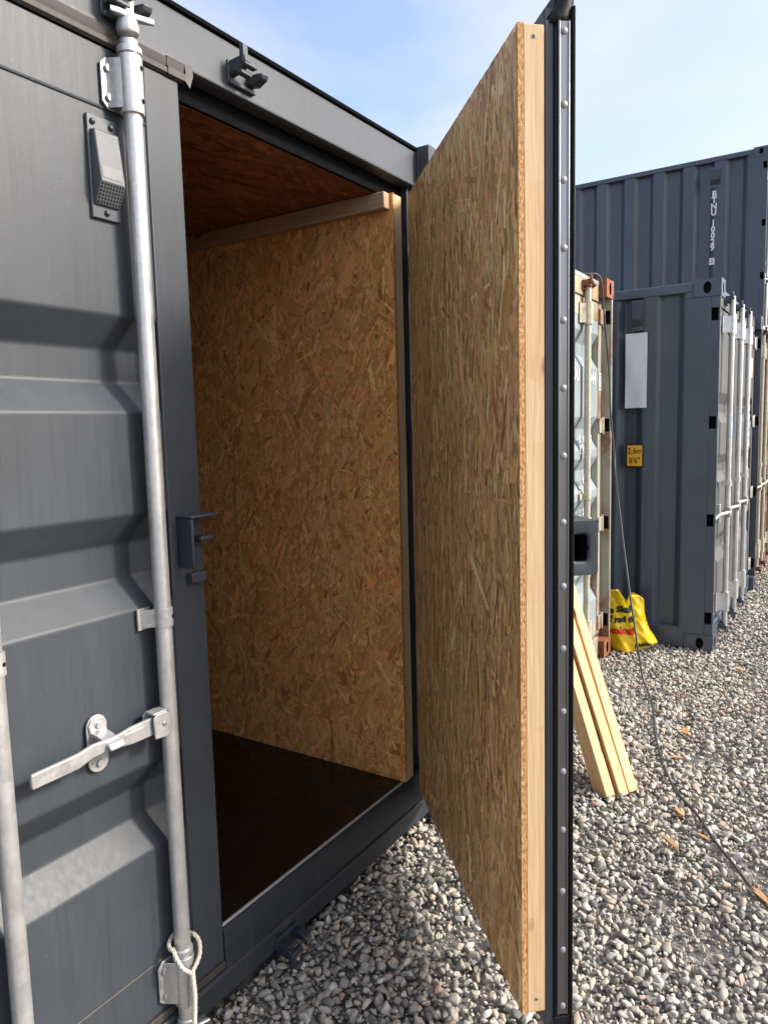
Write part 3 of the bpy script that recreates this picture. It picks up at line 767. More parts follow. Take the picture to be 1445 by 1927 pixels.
for y in (-0.063, -0.024):
    h.prism([(xr-0.066, 0.902), (xr-0.028, 0.898), (xr-0.018, 0.906), (xr-0.018, 0.952), (xr-0.030, 0.962), (xr-0.060, 0.962), (xr-0.068, 0.954)], 'y', y, y+0.006)
h.box(xr-0.064, xr-0.022, -0.057, -0.024, 0.958, 0.964)
h.build('handle_hub', M['galv2'], dl, bevel=0.002)
h = mb(); h.dome((xr-0.038, -0.063, 0.934), (0, -1, 0), 0.0075, 0.004); h.build('hub_rivet', M['bolt'], dl)
xp = -1.487
h = mb()
out = []
for k in range(9): out.append((xp+0.027*math.cos(math.pi*k/8), 0.968+0.027*math.sin(math.pi*k/8)))
for k in range(9): out.append((xp-0.027*math.cos(math.pi*k/8), 0.885-0.027*math.sin(math.pi*k/8)))
h.prism(out, 'y', -0.0065, -0.0008); h.build('handle_plate', M['galv2'], dl, bevel=0.0015)
h = mb(); h.prism([(p[0], p[1]) for p in [(xp-0.024+0.048*(k % 2), 0) for k in range(0)]] or [(xp-0.022, 0.955), (xp+0.022, 0.955), (xp+0.024, 0.975), (xp+0.014, 0.990), (xp-0.014, 0.990), (xp-0.024, 0.975)], 'y', -0.012, -0.0065)
h.prism([(-0.0065, 0.958), (-0.012, 0.960), (-0.050, 0.950), (-0.074, 0.944), (-0.082, 0.934), (-0.078, 0.928), (-0.070, 0.936), (-0.048, 0.942), (-0.0065, 0.948)], 'x', xp-0.019, xp+0.019)
h.build('handle_catch', M['galv'], dl, bevel=0.0025)
for z in (0.972, 0.880):
    h = mb(); pts = [(xp+0.009*math.cos(k*math.pi/3), z+0.009*math.sin(k*math.pi/3)) for k in range(6)]; h.prism(pts, 'y', -0.019 if z > 0.95 else -0.013, -0.0065); h.build('bolt', M['galv2'], dl, bevel=0.001)
h = mb(); h.box(xp-0.013, xp-0.003, -0.0072, -0.0066, 0.898, 0.914); h.build('catch_slot', M['hole_screw_black'], dl)
# vent
h = mb(); h.box(-1.403, -1.328, -0.004, 0.0045, 2.122, 2.344); h.build('vent_plate', M['vent'], dl, bevel=0.0015)
vp = [(-0.004, 2.312), (-0.020, 2.309), (-0.034, 2.196), (-0.010, 2.150), (-0.004, 2.150)]
h = mb(); h.prism(vp, 'x', -1.398, -1.333); h.build('vent_cover', M['vent'], dl, bevel=0.003)
h = mb()
a, b_ = Vector((0, -0.034, 2.196)), Vector((0, -0.010, 2.150)); nn = Vector((0, -(b_-a).z*-1, 0)); d_ = (b_-a).normalized(); nrm = Vector((0, d_.z, -d_.y)); nrm = nrm if nrm.y < 0 else -nrm
for i in range(8):
    for j in range(6):
        c = a+d_*(0.006+j*0.0078)+nrm*0.0006+Vector((-1.3935+i*0.0078, 0, 0))
        u1 = Vector((0.0021, 0, 0)); u2 = d_*0.0021
        h.add([c-u1-u2, c+u1-u2, c+u1+u2, c-u1+u2], [(0, 1, 2, 3)])
h.build('vent_grille', M['hole_screw_black'], dl, smooth=0)['kind'] = 'stuff'
h = mb(); f0 = Vector((0, -0.020, 2.309)); f1 = Vector((0, -0.034, 2.196)); fd = (f1-f0).normalized(); fn = Vector((0, fd.z, -fd.y)); fn = fn if fn.y < 0 else -fn
c0 = f0+fd*0.080+fn*0.0008; c1 = f0+fd*0.106+fn*0.0008
h.add([c0+Vector((-1.392, 0, 0)), c0+Vector((-1.340, 0, 0)), c1+Vector((-1.340, 0, 0)), c1+Vector((-1.392, 0, 0))], [(0, 1, 2, 3)]); h.build('vent_sticker', M['sticker'], dl, smooth=0)
for x, z in ((-1.390, 2.328), (-1.342, 2.328), (-1.366, 2.136)):
    h = mb(); h.dome((x, -0.004, z), (0, -1, 0), 0.0075, 0.008, 10); h.build('bolt', M['cast'], dl)
# padlock shroud half on the frame
h = mb()
h.box(-1.214, -1.206, -0.058, -0.001, 1.292, 1.420); h.box(-1.214, -1.128, -0.058, -0.001, 1.420, 1.428); h.box(-1.128, -1.108, -0.050, -0.030, 1.420, 1.428)
h.build('lock_shroud', M['paint'], dl, bevel=0.004)
h = mb(); h.box(-1.160, -1.112, -0.030, -0.001, 1.352, 1.368); h.build('lock_lug', M['paint'], dl, bevel=0.006)
h = mb(); h.box(-1.190, -1.140, -0.024, -0.001, 1.247, 1.274); h.build('stop_block', M['paint'], dl, bevel=0.003)
for z in (0.3, 0.95, 1.65, 2.3): hinge(dl, -2.33, -0.01, z, M['paint'], -1)

# ---- open right door (local axes as when closed, hinge at the origin, turned outwards)
HP = (0.049, -0.067, 0.0)
dr = door_leaf(main, -1.258, -0.020, 0.170, 2.500, RC, M['paint'], th=0.060, depth=0.052, fw=(0.10, 0.08), loc=HP, rot=(0, 0, math.pi/2-0.8292), slope=0.074)
osb_sheet('osb_board', 1.143, 2.2425, 0.0125, M['osb_door'], dr, (-0.120, 0.1200, 0.2225), (0, 0, math.pi), 20000, PAL_DOOR, 0.056, 0.0070, 15, 90, seed=11, relief=0.0012, dark=0.10, tone=0.27, bigm=1.9)
for x0, x1 in ((-1.2625, -1.215), (-0.72, -0.672), (-0.168, -0.121)):
    h = mb(); h.box(x0, x1, 0.0615, 0.1070, 0.2235, 2.4640); h.build('stud', M['pine'], dr, bevel=0.0025)
h = mb(); h.box(-1.266, -1.250, -0.001, 0.040, 0.200, 2.478); h.build('edge_gasket', M['black'], dr, bevel=0.004)
h = mb(); h.box(-1.262, -1.2585, 0.041, 0.060, 0.19, 2.474); h.build('edge_frame', M['paint'], dr, bevel=0.003)
h = mb(); h.prism([(-1.2665, 0.004), (-1.2735, -0.002), (-1.2715, -0.0045), (-1.25, -0.0035), (-1.25, -0.0015), (-1.2665, -0.0012)], 'z', 0.17, 2.50); h.build('gasket_lip', M['black'], dr, bevel=0.002)
h = mb(); h.box(-1.2700, -1.2665, 0.0085, 0.0335, 0.214, 2.470); h.box(-1.2725, -1.2702, 0.0085, 0.0125, 0.214, 2.470); h.box(-1.2725, -1.2702, 0.0295, 0.0335, 0.214, 2.470)
h.build('aluminium_strip', M['alu'], dr, bevel=0.001)
for z in (2.45, 2.304, 2.152, 2.011, 1.859, 1.713, 1.564, 1.415, 1.269, 1.124, 0.975, 0.830, 0.686, 0.532, 0.382, 0.236):
    h = mb(); h.dome((-1.2703, 0.0215+random.uniform(-0.001, 0.001), z), (-1, 0, 0), 0.0082, 0.0042, 14); h.build('rivet', M['rivet'], dr)
h = mb(); h.box(-1.256, -0.03, 0.004, 0.034, 2.5005, 2.538); h.build('top_light_stop', M['black'], dr, bevel=0.008)  # strip added to stop sun leaking in over the door top
# rubber corner flap that stands above the top of the door
fl = mb()
rows = [(0.060, -0.003, 2.468, 0.000), (0.052, -0.004, 2.482, 0.003), (0.040, -0.005, 2.498, 0.008), (0.030, -0.004, 2.516, 0.014), (0.022, -0.006, 2.540, 0.021), (0.016, -0.002, 2.566, 0.026)]
vs = []
for ya, yb, z, off in rows:
    for k in range(5):
        t = k/4; vs.append((-1.258-off*0.3-0.012*math.sin(math.pi*t), ya+(yb-ya)*t, z))
fl.add(vs, [(i*5+k, i*5+k+1, (i+1)*5+k+1, (i+1)*5+k) for i in range(len(rows)-1) for k in range(4)])
o = fl.build('gasket_flap', M['black'], dr, smooth=60, recalc=False); md = o.modifiers.new('s', 'SOLIDIFY'); md.thickness = 0.006
fl = mb(); fl.prism([(0.045, 0.205), (-0.010, 0.205), (-0.012, 0.155), (0.010, 0.150), (0.030, 0.17)], 'x', -1.268, -1.256); fl.build('gasket_flap', M['black'], dr, bevel=0.003)
for z in (2.440, 0.258):
    h = mb(); h.dome((-1.2630, 0.084, z), (-1, 0, 0), 0.0048, 0.0014, 14); h.build('screw', M['rivet'], dr)
    h = mb(); h.tube([(-1.2641, 0.084, z), (-1.2648, 0.084, z)], 0.0017, 8); h.build('screw_socket', M['hole_screw_black'], dr)
# lock box
h = mb()
bx = (-1.240, -1.10, -0.077, -0.005, 1.285, 1.412)
h.add([(bx[0], bx[3], bx[4]), (bx[1], bx[3], bx[4]), (bx[1], bx[3], bx[5]), (bx[0], bx[3], bx[5]), (bx[0], bx[2], bx[4]), (bx[1], bx[2], bx[4]), (bx[1], bx[2], bx[5]), (bx[0], bx[2], bx[5])],
      [(0, 1, 2, 3), (4, 7, 6, 5), (0, 4, 5, 1), (3, 2, 6, 7), (1, 5, 6, 2)])
h.hole_face((bx[0], bx[3], bx[4]), (0, -1, 0), (0, 0, 1), bx[3]-bx[2], bx[5]-bx[4], 0.0165, 0.031, 0.09, 0, 1, n=24, power=9, cx=0.030, cy=0.064)
bmm = bmesh.new()
o = h.build('lock_box', [M['paint'], M['hole_screw_black']], dr, bevel=0.0, smooth=30, recalc=False)
bmm.from_mesh(o.data); bmesh.ops.remove_doubles(bmm, verts=bmm.verts, dist=0.0002); bmm.to_mesh(o.data); bmm.free()
md = o.modifiers.new('bevel', 'BEVEL'); md.width = 0.010; md.segments = 3; md.limit_method = 'ANGLE'; md.angle_limit = R(60)
for x in (-0.42, -0.84):
    lock_rod(dr, x, -0.035, 0.10, 2.58, M['galv'])
    for z0, z1 in ((2.360, 2.487), (0.170, 0.300)): rod_bracket(dr, x, -0.035, z0, z1, M['galv'], r=0.028, plate=0.03, simple=True)
for z in (0.3, 0.95, 1.65, 2.3): hinge(dr, 0.0, 0.0, z, M['paint'], 1)

# ================================================================== other containers
old = container('weathered pale blue-grey container with rusty frame behind the open door', (0.272, 0.0, 0.0),
    dict(frame=M['c2frame'], door=M['c2frame'], panel=M['c2door'], head=M['c2head'], cast=M['rust'], side=M['c2door']), rodmat=M['c2rod'], hing=M['c2frame'],
    recess=[(2.0, 2.23), (1.46, 1.68), (1.19, 1.41), (0.92, 1.14), (0.42, 0.64)])
for ch in [c for c in old.children if c.name.startswith('corner_post')]: pass
for txt, x, z, s in (('KDU', 1.805, 1.945, 0.115), ('7044', 2.150, 1.932, 0.115), ('6', 2.322, 1.918, 0.10), ('G1', 2.075, 1.795, 0.115), ('24.000 KGS', 2.03, 1.535, 0.06), ('52.910 LBS', 2.03, 1.46, 0.06), ('2.200 KGS', 2.03, 1.27, 0.06), ('21.800 KGS', 2.03, 1.18, 0.06), ('33.2 CU.M', 2.03, 1.06, 0.06), ('1172 CU.FT', 2.03, 0.98, 0.06)):
    place_text(txt, s, M['white'], old, (x, 0.0565 if txt == '6' else 0.0600, z), (1, 0, 0), (0, 0, 1), squeeze=0.85, bold=0.002)
h = mb()
for a, b_, c, d_ in ((2.294, 2.299, 1.86, 1.975), (2.345, 2.350, 1.86, 1.975), (2.299, 2.345, 1.86, 1.866), (2.299, 2.345, 1.969, 1.975)): h.box(a, b_, 0.0555, 0.0570, c, d_)
h.build('check_digit_box', M['white'], old)

c3 = container('dark grey container with a white sheet and an amber height sign on its side', (3.02, -0.63, 0.0),
    dict(frame=M['paint_side'], door=M['paint_matt'], head=M['paint_matt'], cast=M['paint_side'], side=M['paint_side']), rods=(0.52, 1.0, 1.46), rod_y=-0.018, phase=-0.02)
def side_vent(root, y0, y1, z0, z1, k=1.0):
    h = mb(); h.box(0.004, 0.014, y0, y1, z0, z1); h.build('vent_plate', M['paint_side'], root, bevel=0.002)
    h = mb(); zz = z1-z0; a = 0.018*k; h.prism([(0.004, z0+zz*0.87), (0.004-a, z0+zz*0.86), (0.004-1.6*a, z0+zz*0.36), (0.004-0.4*a, z0+zz*0.15), (0.004, z0+zz*0.15)], 'y', y0+0.005, y1-0.005); h.build('vent_cover', M['cast'], root, bevel=0.002)
side_vent(c3, 0.508, 0.588, 2.285, 2.500)
h = mb(); n_ = 14; vs = []
for j in range(n_+1):
    for i in range(7):
        y = 0.478+0.152*i/6; z = 1.740+0.530*j/n_
        vs.append((0.0035-0.003*math.sin(i*1.1+j*0.5)-0.004*math.sin(j*0.45)*math.sin(i*0.9), y, z))
h.add(vs, [(j*7+i, j*7+i+1, (j+1)*7+i+1, (j+1)*7+i) for j in range(n_) for i in range(6)])
o = h.build('white_sheet', M['white_sheet'], c3, smooth=60); o['label'] = 'blank white sheet taped below the vent'
h = mb(); h.box(0.0060, 0.0115, 0.494, 0.622, 1.308, 1.482); h.build('sign_border', M['ink'], c3, bevel=0.004)
h = mb(); h.box(0.0040, 0.0058, 0.505, 0.611, 1.320, 1.470); o = h.build('height_sign', M['yellow'], c3, bevel=0.001); o['label'] = 'amber height sign with a black border'
place_text('2,6m', 0.060, M['ink'], c3, (0.0034, 0.558, 1.428), (0, -1, 0), (0, 0, 1), squeeze=0.85, bold=0.001)
place_text('8\'6"', 0.060, M['ink'], c3, (0.0034, 0.558, 1.358), (0, -1, 0), (0, 0, 1), squeeze=0.85, bold=0.001)
# papers and small plates on its doors
for nm, mt, x0, x1, z0, z1 in (('paper_label', 'cream_label', 1.95, 2.22, 2.02, 2.20), ('paper_label', 'cream_label', 1.90, 2.10, 1.90, 2.00), ('data_plate', 'blue_label', 1.18, 1.32, 1.50, 1.70), ('warning_label', 'yellow', 0.10, 0.155, 1.52, 1.66)):
    h = mb(); yy = 0.0552 if nm != 'warning_label' else 0.0545
    h.box(x0, x1, yy, yy+0.0022, z0, z1); h.build(nm, M[mt], c3)
for z in (1.72, 1.64, 1.56, 1.48, 1.40):
    h = mb(); h.box(1.95, 2.12, 0.0555, 0.0575, z, z+0.05); h.build('stencil_mark', M['white'], c3)

brown = container('red-brown container just past the far side of the one with the amber sign', (5.58, -0.60, 0.0),
    dict(frame=M['brown'], door=M['brown'], head=M['brown'], cast=M['brown'], side=M['brown']), rodmat=M['c2rod'])
low = container('dark grey container at the bottom of the tall stack', (8.73, -0.29, 0.0),
    dict(frame=M['paint_side'], door=M['paint'], head=M['paint'], cast=M['paint_side'], side=M['paint_side']), pitch=0.40, phase=-0.01)
up = copy_tree(low)
up.location = (8.73, -0.29, 2.5935)
up['label'] = 'dark grey container at the top of the stack with white letters down its side'
side_vent(up, 0.575, 0.700, 2.175, 2.445, 1.5)
zc = 2.095
for ch in 'BTNU 10029':
    if ch != ' ': place_text(ch, 0.106, M['white'], up, (0.0085, 0.648+0.014*(2.095-zc), zc), (0, -1, 0), (0, 0, 1), squeeze=0.95, bold=0.004)
    zc -= 0.0815 if ch != ' ' else 0.055
h = mb(); h.box(0.0075, 0.0090, 0.628, 0.692, 1.165, 1.255); h.build('check_digit_box', M['white'], up)
place_text('0', 0.075, M['ink'], up, (0.0068, 0.66, 1.21), (0, -1, 0), (0, 0, 1), squeeze=0.8, bold=0.001)
# ================================================================== loose things
# planks leaning against the old container
ln, yaw = 1.64, -0.60
tilt = R(28.6)
for i, lab in enumerate(('leftmost of the three planks leaning behind the open door', 'middle one of the three planks leaning behind the open door', 'rightmost of the three planks leaning behind the open door')):
    h = mb(); h.box(0, 0.048, 0, 0.088, 0, ln-0.03*i)
    off = (0.0, 0.0600, 0.1180)[i]; back = (0.010, -0.006, 0.002)[i]
    x = 0.572+off*math.cos(yaw)-back*math.sin(yaw); y = -0.598+off*math.sin(yaw)+back*math.cos(yaw)
    o = h.build('plank', M['pine2'], None, bevel=0.003, loc=(x, y, 0.014), rot=(-tilt, 0, yaw+(0, 0.012, -0.01)[i]))
    tag(o, lab, 'plank', 'planks leaning behind the open door')
# cable
def smooth_path(pts, n=8):
    P = [Vector(p) for p in pts]; out = []
    for i in range(len(P)-1):
        a, b, c, d = P[max(i-1, 0)], P[i], P[i+1], P[min(i+2, len(P)-1)]
        for k in range(n):
            t = k/n
            out.append(0.5*((2*b)+(c-a)*t+(2*a-5*b+4*c-d)*t*t+(3*b-a-3*c+d)*t**3))
    out.append(P[-1]); return out
cp = [(1.70, 0.60, 2.580), (2.10, 0.25, 2.580), (2.30, 0.045, 2.585), (2.345, 0.005, 2.582), (2.366, -0.015, 2.545), (2.389, -0.020, 2.44), (2.419, -0.03, 2.241), (2.459, -0.045, 1.97), (2.455, -0.055, 1.762), (2.448, -0.065, 1.639), (2.440, -0.09, 1.43), (2.402, -0.105, 1.327), (2.393, -0.13, 1.136), (2.299, -0.2, 0.802), (2.172, -0.28, 0.488), (2.101, -0.34, 0.24),
      (2.050, -0.385, 0.07), (1.95, -0.44, 0.026), (1.709, -0.523, 0.024), (1.276, -0.640, 0.022), (0.936, -0.760, 0.024), (0.754, -0.847, 0.022), (0.606, -0.95, 0.024), (0.433, -1.047, 0.022), (0.299, -1.131, 0.024), (0.097, -1.262, 0.022), (-0.25, -1.55, 0.022), (-0.6, -2.1, 0.022), (-0.7, -3.0, 0.022)]
h = mb(); h.tube(smooth_path(cp, 7), 0.0062, 8)
tag(h.build('power_cable', M['cable'], smooth=60), 'thin dark cable hanging from the weathered container and trailing over the gravel', 'cable')

# rope looped round the inner rod of the closed door
xr, ry = -1.302, -0.035
loop = []
for k in range(15):
    t = k/14
    a = math.pi*(1.06-1.12*t)*1.0
    loop.append((xr+0.036*math.cos(a), ry+0.030*math.sin(a), 0.335-0.010*abs(math.cos(a))))
kx, ky, kz = xr-0.010, ry-0.040, 0.262
left = [loop[0], (xr-0.040, ry-0.022, 0.312), (xr-0.034, ry-0.036, 0.286), (kx-0.003, ky, kz)]
right = [loop[-1], (xr+0.036, ry-0.022, 0.312), (xr+0.022, ry-0.036, 0.286), (kx+0.003, ky, kz)]
tail = [(kx, ky-0.001, kz), (kx+0.001, ky-0.004, 0.20), (kx-0.004, ky-0.004, 0.13), (kx-0.010, ky-0.006, 0.06), (kx-0.018, ky-0.012, 0.012)]
def laid(b, path, r, turns=90):
    P = smooth_path(path, 14)
    ref = None; L_ = 0
    for s_ in range(3):
        out = []; ref = None; acc = 0
        for i, p in enumerate(P):
            d = (P[min(i+1, len(P)-1)]-P[max(i-1, 0)])
            acc += (p-P[i-1]).length if i else 0
            d = d.normalized()
            if ref is None: ref = d.orthogonal().normalized()
            a = (ref-d*ref.dot(d)).normalized(); ref = a; bb = d.cross(a)
            th = acc*turns*2+s_*2*math.pi/3
            out.append(p+(a*math.cos(th)+bb*math.sin(th))*r*0.52)
        b.tube(out, r*0.56, 6)
h = mb()
laid(h, left[::-1]+loop[1:-1]+right, 0.0056); laid(h, tail, 0.0075)
tag(h.build('rope', M['rope'], smooth=60), 'off-white twisted rope looped round the foot of a lock rod on the closed door', 'rope')

# plastic carrier bag
def bag_right(z): return float(np.interp(z, [0, 0.02, 0.065, 0.11, 0.155, 0.215, 0.28, 0.36, 0.44], [0.055, 0.110, 0.168, 0.142, 0.110, 0.088, 0.074, 0.070, 0.052]))
def bag_left(z): return float(np.interp(z, [0, 0.05, 0.15, 0.3, 0.44], [-0.145, -0.185, -0.205, -0.20, -0.185]))
def bag_top(a): return float(np.interp(a, [-0.21, -0.11, -0.098, -0.052, -0.028, 0.0, 0.05, 0.085], [0.435, 0.435, 0.41, 0.345, 0.412, 0.415, 0.40, 0.372]))
def wr(a, z, s=0.0):
    return 1.5*(0.006*math.sin(31*a+17*z+s)+0.005*math.sin(-24*a+38*z+1.3+s)+0.004*math.sin(70*a+22*z+2+s)+0.003*math.sin(55*a-63*z+s)+0.0025*math.sin(110*a+95*z+s*2))
def bag_front(a, z):
    al, ar = bag_left(z), bag_right(z); u = min(1, max(0, (a-al)/(ar-al)))
    return -(0.085*math.sin(math.pi*u)**0.7*(1-0.62*min(1, z/0.44))+0.004) + wr(a, z)*min(1, 6*u*(1-u)+0.2)
bo = Vector((2.845, -0.125, 0.0)); bv = Vector((0.969, 0.247, 0)); br_ = Vector((0.247, -0.969, 0))
def bag_pt(a, z, dpt): return bo+br_*a+Vector((0, 0, z))+bv*dpt
h = mb(); NU, NV = 30, 30
for side in (0, 1):
    vs = []
    for j in range(NV+1):
        v = j/NV
        for i in range(NU+1):
            u = i/NU
            zt = bag_top(-0.205+0.28*u); z = zt*v
            a = bag_left(z)+(bag_right(z)-bag_left(z))*u
            zz = z+0.006*math.sin(18*a)*(1-v)
            f = bag_front(a, z)
            if side: f = 0.055*math.sin(math.pi*u)**0.7*(1-0.5*v)+wr(a, z, 2.0)*0.6*min(1, 6*u*(1-u))
            if i in (0, NU): f = 0.0
            vs.append(bag_pt(a, max(zz, 0.002), f))
    h.add(vs, [(j*(NU+1)+i, j*(NU+1)+i+1, (j+1)*(NU+1)+i+1, (j+1)*(NU+1)+i) for j in range(NV) for i in range(NU)])
bag = h.build('carrier_bag', M['bagyellow'], smooth=50, recalc=False)
md = bag.modifiers.new('s', 'SOLIDIFY'); md.thickness = 0.0008
tag(bag, 'crumpled yellow plastic carrier bag with black and red print on the gravel', 'bag')
def bag_text(txt, size, mat, a0, z0, sl=0.0, sq=1.0, bold=0.004):
    me = text_mesh(txt, size, mat, bold=bold, squeeze=sq, align='LEFT')
    bm = bmesh.new(); bm.from_mesh(me)
    bmesh.ops.triangulate(bm, faces=bm.faces)
    bmesh.ops.subdivide_edges(bm, edges=[e for e in bm.edges if e.calc_length() > 0.008], cuts=2)
    for v in bm.verts:
        a = a0+v.co.x; z = z0+v.co.y+sl*v.co.x
        p = bag_pt(a, z, bag_front(a, z)-0.0035)
        v.co = p
    bm.to_mesh(me); bm.free()
    o = bpy.data.objects.new('lettering', me); COL.objects.link(o); o.parent = bag
bag_text('je Skal', 0.062, M['ink'], -0.178, 0.290, 0.12)
bag_text('a\' rad til', 0.058, M['ink'], -0.182, 0.222, 0.10)
bag_text('kologi', 0.070, M['bagred'], -0.168, 0.148, 0.02)
bag_text('Netto', 0.046, M['ink'], 0.010, 0.045, 0.20, bold=0.002)

# splinters of wood on the gravel
chips = [((1.452, -0.748), 0.085, 0.035, 1.9, 'flat orange wood chip on the gravel right of the leaning planks'),
         ((1.107, -0.777), 0.050, 0.015, 0.4, 'small orange wood sliver beside the cable on the gravel'),
         ((0.593, -0.886), 0.120, 0.012, 2.0, 'upright-lying orange splinter left of the cable in front of the planks'),
         ((0.575, -0.900), 0.070, 0.010, 1.6, 'short orange splinter touching a longer one in front of the planks'),
         ((0.330, -0.900), 0.130, 0.014, -0.85, 'long bent orange splinter lying sideways left of the cable'),
         ((0.433, -1.005), 0.060, 0.012, -0.6, 'short orange splinter right next to the cable'),
         ((0.151, -1.225), 0.110, 0.022, -0.9, 'orange wood strip at the right edge beside the cable'),
         ((2.661, -0.844), 0.050, 0.030, 0.9, 'small reddish wood chip far off on the gravel before the amber-sign container')]
for (x, y), l_, w_, an, lab in chips:
    h = mb(); n_ = 5; vs = []
    for i in range(n_+1):
        t = i/n_; ww = w_*(1-0.75*abs(2*t-1)**2.2)*0.5+0.0012; bend = 0.06*l_*math.sin(math.pi*t)
        z = (t-0.5)*l_
        vs += [(-ww+bend, -0.0025, z), (ww+bend, -0.0030, z), (ww+bend, 0.0028, z), (-ww+bend, 0.0022, z)]
    fs = [(0, 1, 2, 3), tuple(n_*4+i for i in (3, 2, 1, 0))]+[(i*4+j, i*4+(j+1) % 4, (i+1)*4+(j+1) % 4, (i+1)*4+j) for i in range(n_) for j in range(4)]
    h.add(vs, fs)
    o = h.build('wood_splinter', M['chip'], smooth=30, loc=(x, y, 0.027), rot=(R(90)+random.uniform(-0.15, 0.15), random.uniform(-0.15, 0.15), an))
    tag(o, lab, 'splinter', 'wood splinters on the gravel')

# ================================================================== gravel
pm, pt_, pb = nt('pebbles')
oi = N(pt_, 'ObjectInfo')
pc = ramp(pt_, [(0.0, (0.15, 0.148, 0.148)), (0.10, (0.25, 0.24, 0.225)), (0.24, (0.36, 0.34, 0.305)), (0.40, (0.43, 0.40, 0.345)), (0.55, (0.38, 0.37, 0.355)), (0.68, (0.47, 0.44, 0.38)), (0.80, (0.43, 0.345, 0.27)), (0.86, (0.49, 0.46, 0.42)), (0.975, (0.62, 0.60, 0.57)), (1.0, (0.36, 0.22, 0.17))], oi.outputs['Random'])
pv = coords(pt_)
vadd = N(pt_, 'VectorMath', operation='ADD'); cx = N(pt_, 'CombineXYZ'); mul = N(pt_, 'Math', operation='MULTIPLY'); mul.inputs[1].default_value = 91.0
L(pt_, oi.outputs['Random'], mul.inputs[0]); L(pt_, mul.outputs[0], cx.inputs[0]); L(pt_, pv, vadd.inputs[0]); L(pt_, cx.outputs[0], vadd.inputs[1])
n1 = noise(pt_, vadd.outputs[0], 1.6, 5, 0.65)
n2 = noise(pt_, vadd.outputs[0], 9.0, 4, 0.7)
cc = mixc(pt_, maprange(pt_, n1, 0.35, 0.68, 0, 0.55), pc.outputs[0], mixc(pt_, 1.0, pc.outputs[0], (0.66, 0.63, 0.59), 'MULTIPLY'))
cc = mixc(pt_, maprange(pt_, n2, 0.5, 0.75, 0, 0.2), cc, (0.50, 0.48, 0.44))
cc = mixc(pt_, maprange(pt_, n2, 0.28, 0.38, 0.22, 0.0), cc, (0.10, 0.092, 0.085))
cc = mixc(pt_, 1.0, cc, (1.05, 1.04, 1.03), 'MULTIPLY')
L(pt_, cc, pb.inputs['Base Color']); pb.inputs['Roughness'].default_value = 0.85; pb.inputs['Specular IOR Level'].default_value = 0.18
bump(pt_, pb, n2, 0.16, 0.05)
pcol = bpy.data.collections.new('pebble_shapes')
from mathutils import noise as mnoise
for k in range(9):
    bm = bmesh.new(); bmesh.ops.create_icosphere(bm, subdivisions=3 if k < 5 else 2, radius=1.0)
    off = Vector((k*13.1, k*7.7, 3.3*k)); g_ = np.random.default_rng(k+90)
    planes = [(Vector(g_.normal(0, 1, 3)).normalized(), g_.uniform(0.40, 0.78)) for _ in range(11)]
    for v in bm.verts:
        d = v.co.normalized(); p = d*(1+0.30*mnoise.noise(d*0.9+off)+0.12*mnoise.noise(d*2.3+off))
        for nrm, dist in planes:
            e = p.dot(nrm)-dist
            if e > 0: p = p-nrm*e*0.88
        v.co = p
    sx_, sy_, sz_ = 1.0, g_.uniform(0.62, 0.92), g_.uniform(0.45, 0.74)
    for v in bm.verts: v.co = Vector((v.co.x*sx_, v.co.y*sy_, v.co.z*sz_))
    me = bpy.data.meshes.new('pebble'); bm.to_mesh(me); bm.free(); me.shade_smooth(); me.materials.append(pm)
    ob = bpy.data.objects.new('pebble', me); pcol.objects.link(ob)
def inside(x, y):
    m = (x > -2.45) & (x < 0.02) & (y > 0.03)
    m |= (x > 0.30) & (x < 2.68) & (y > 0.10)
    m |= (x > 3.06) & (x < 5.42) & (y > -0.55)
    m |= (x > 5.62) & (x < 7.98) & (y > -0.52)
    m |= (x > 8.77) & (x < 11.1) & (y > -0.2)
    return m
P_, S_ = [], []
def scatter(x0, x1, y0, y1, step, smin, smax, zlo, zhi, seed, drop=0.0):
    g_ = np.random.default_rng(seed)
    xs = np.arange(x0, x1, step); ys = np.arange(y0, y1, step*0.92)
    X, Yv = np.meshgrid(xs, ys); X = X+((np.arange(len(ys)) % 2)*step/2)[:, None]
    X = (X+g_.uniform(-0.42, 0.42, X.shape)*step).ravel(); Yv = (Yv+g_.uniform(-0.42, 0.42, Yv.shape)*step).ravel()
    k = ~inside(X, Yv) & (g_.random(len(X)) >= drop)
    bare = 0.62*np.clip(1.6*np.sin(1.9*X+0.7)*np.sin(2.6*Yv+1.1)+0.9*np.sin(4.3*X-3.1*Yv)-1.05, 0, 1)
    for bx_, by_, br0 in ((0.30, -1.22, 0.13), (-0.12, -1.13, 0.12), (0.02, -0.98, 0.10), (1.25, -0.9, 0.16), (-0.55, -0.42, 0.12)):
        bare = np.maximum(bare, 0.85*np.exp(-((X-bx_)**2+(Yv-by_)**2)/(br0**2)))
    k &= g_.random(len(X)) >= bare*(0.85 if smax > 0.02 else 0.45)
    X, Yv = X[k], Yv[k]
    s = smin+(smax-smin)*g_.beta(1.3, 3.4, len(X))
    Z = g_.uniform(zlo, zhi, len(X))
    # low heaps and hollows
    Z += 0.010*np.sin(2.1*X+1.3*Yv)+0.008*np.sin(-3.7*X+4.4*Yv+1)
    P_.append(np.stack([X, Yv, Z], -1)); S_.append(s)
scatter(-1.9, 3.2, -2.3, 0.12, 0.0250, 0.0088, 0.034, -0.011, 0.009, 1, 0.04)       # near, top layer
scatter(-1.9, 3.2, -2.3, 0.12, 0.0165, 0.005, 0.012, -0.016, -0.002, 2, 0.15)              # fines between
scatter(3.2, 9.5, -2.3, 0.12, 0.026, 0.011, 0.030, -0.012, 0.010, 3)
scatter(2.66, 3.08, 0.12, 3.0, 0.027, 0.011, 0.025, -0.012, 0.010, 4)
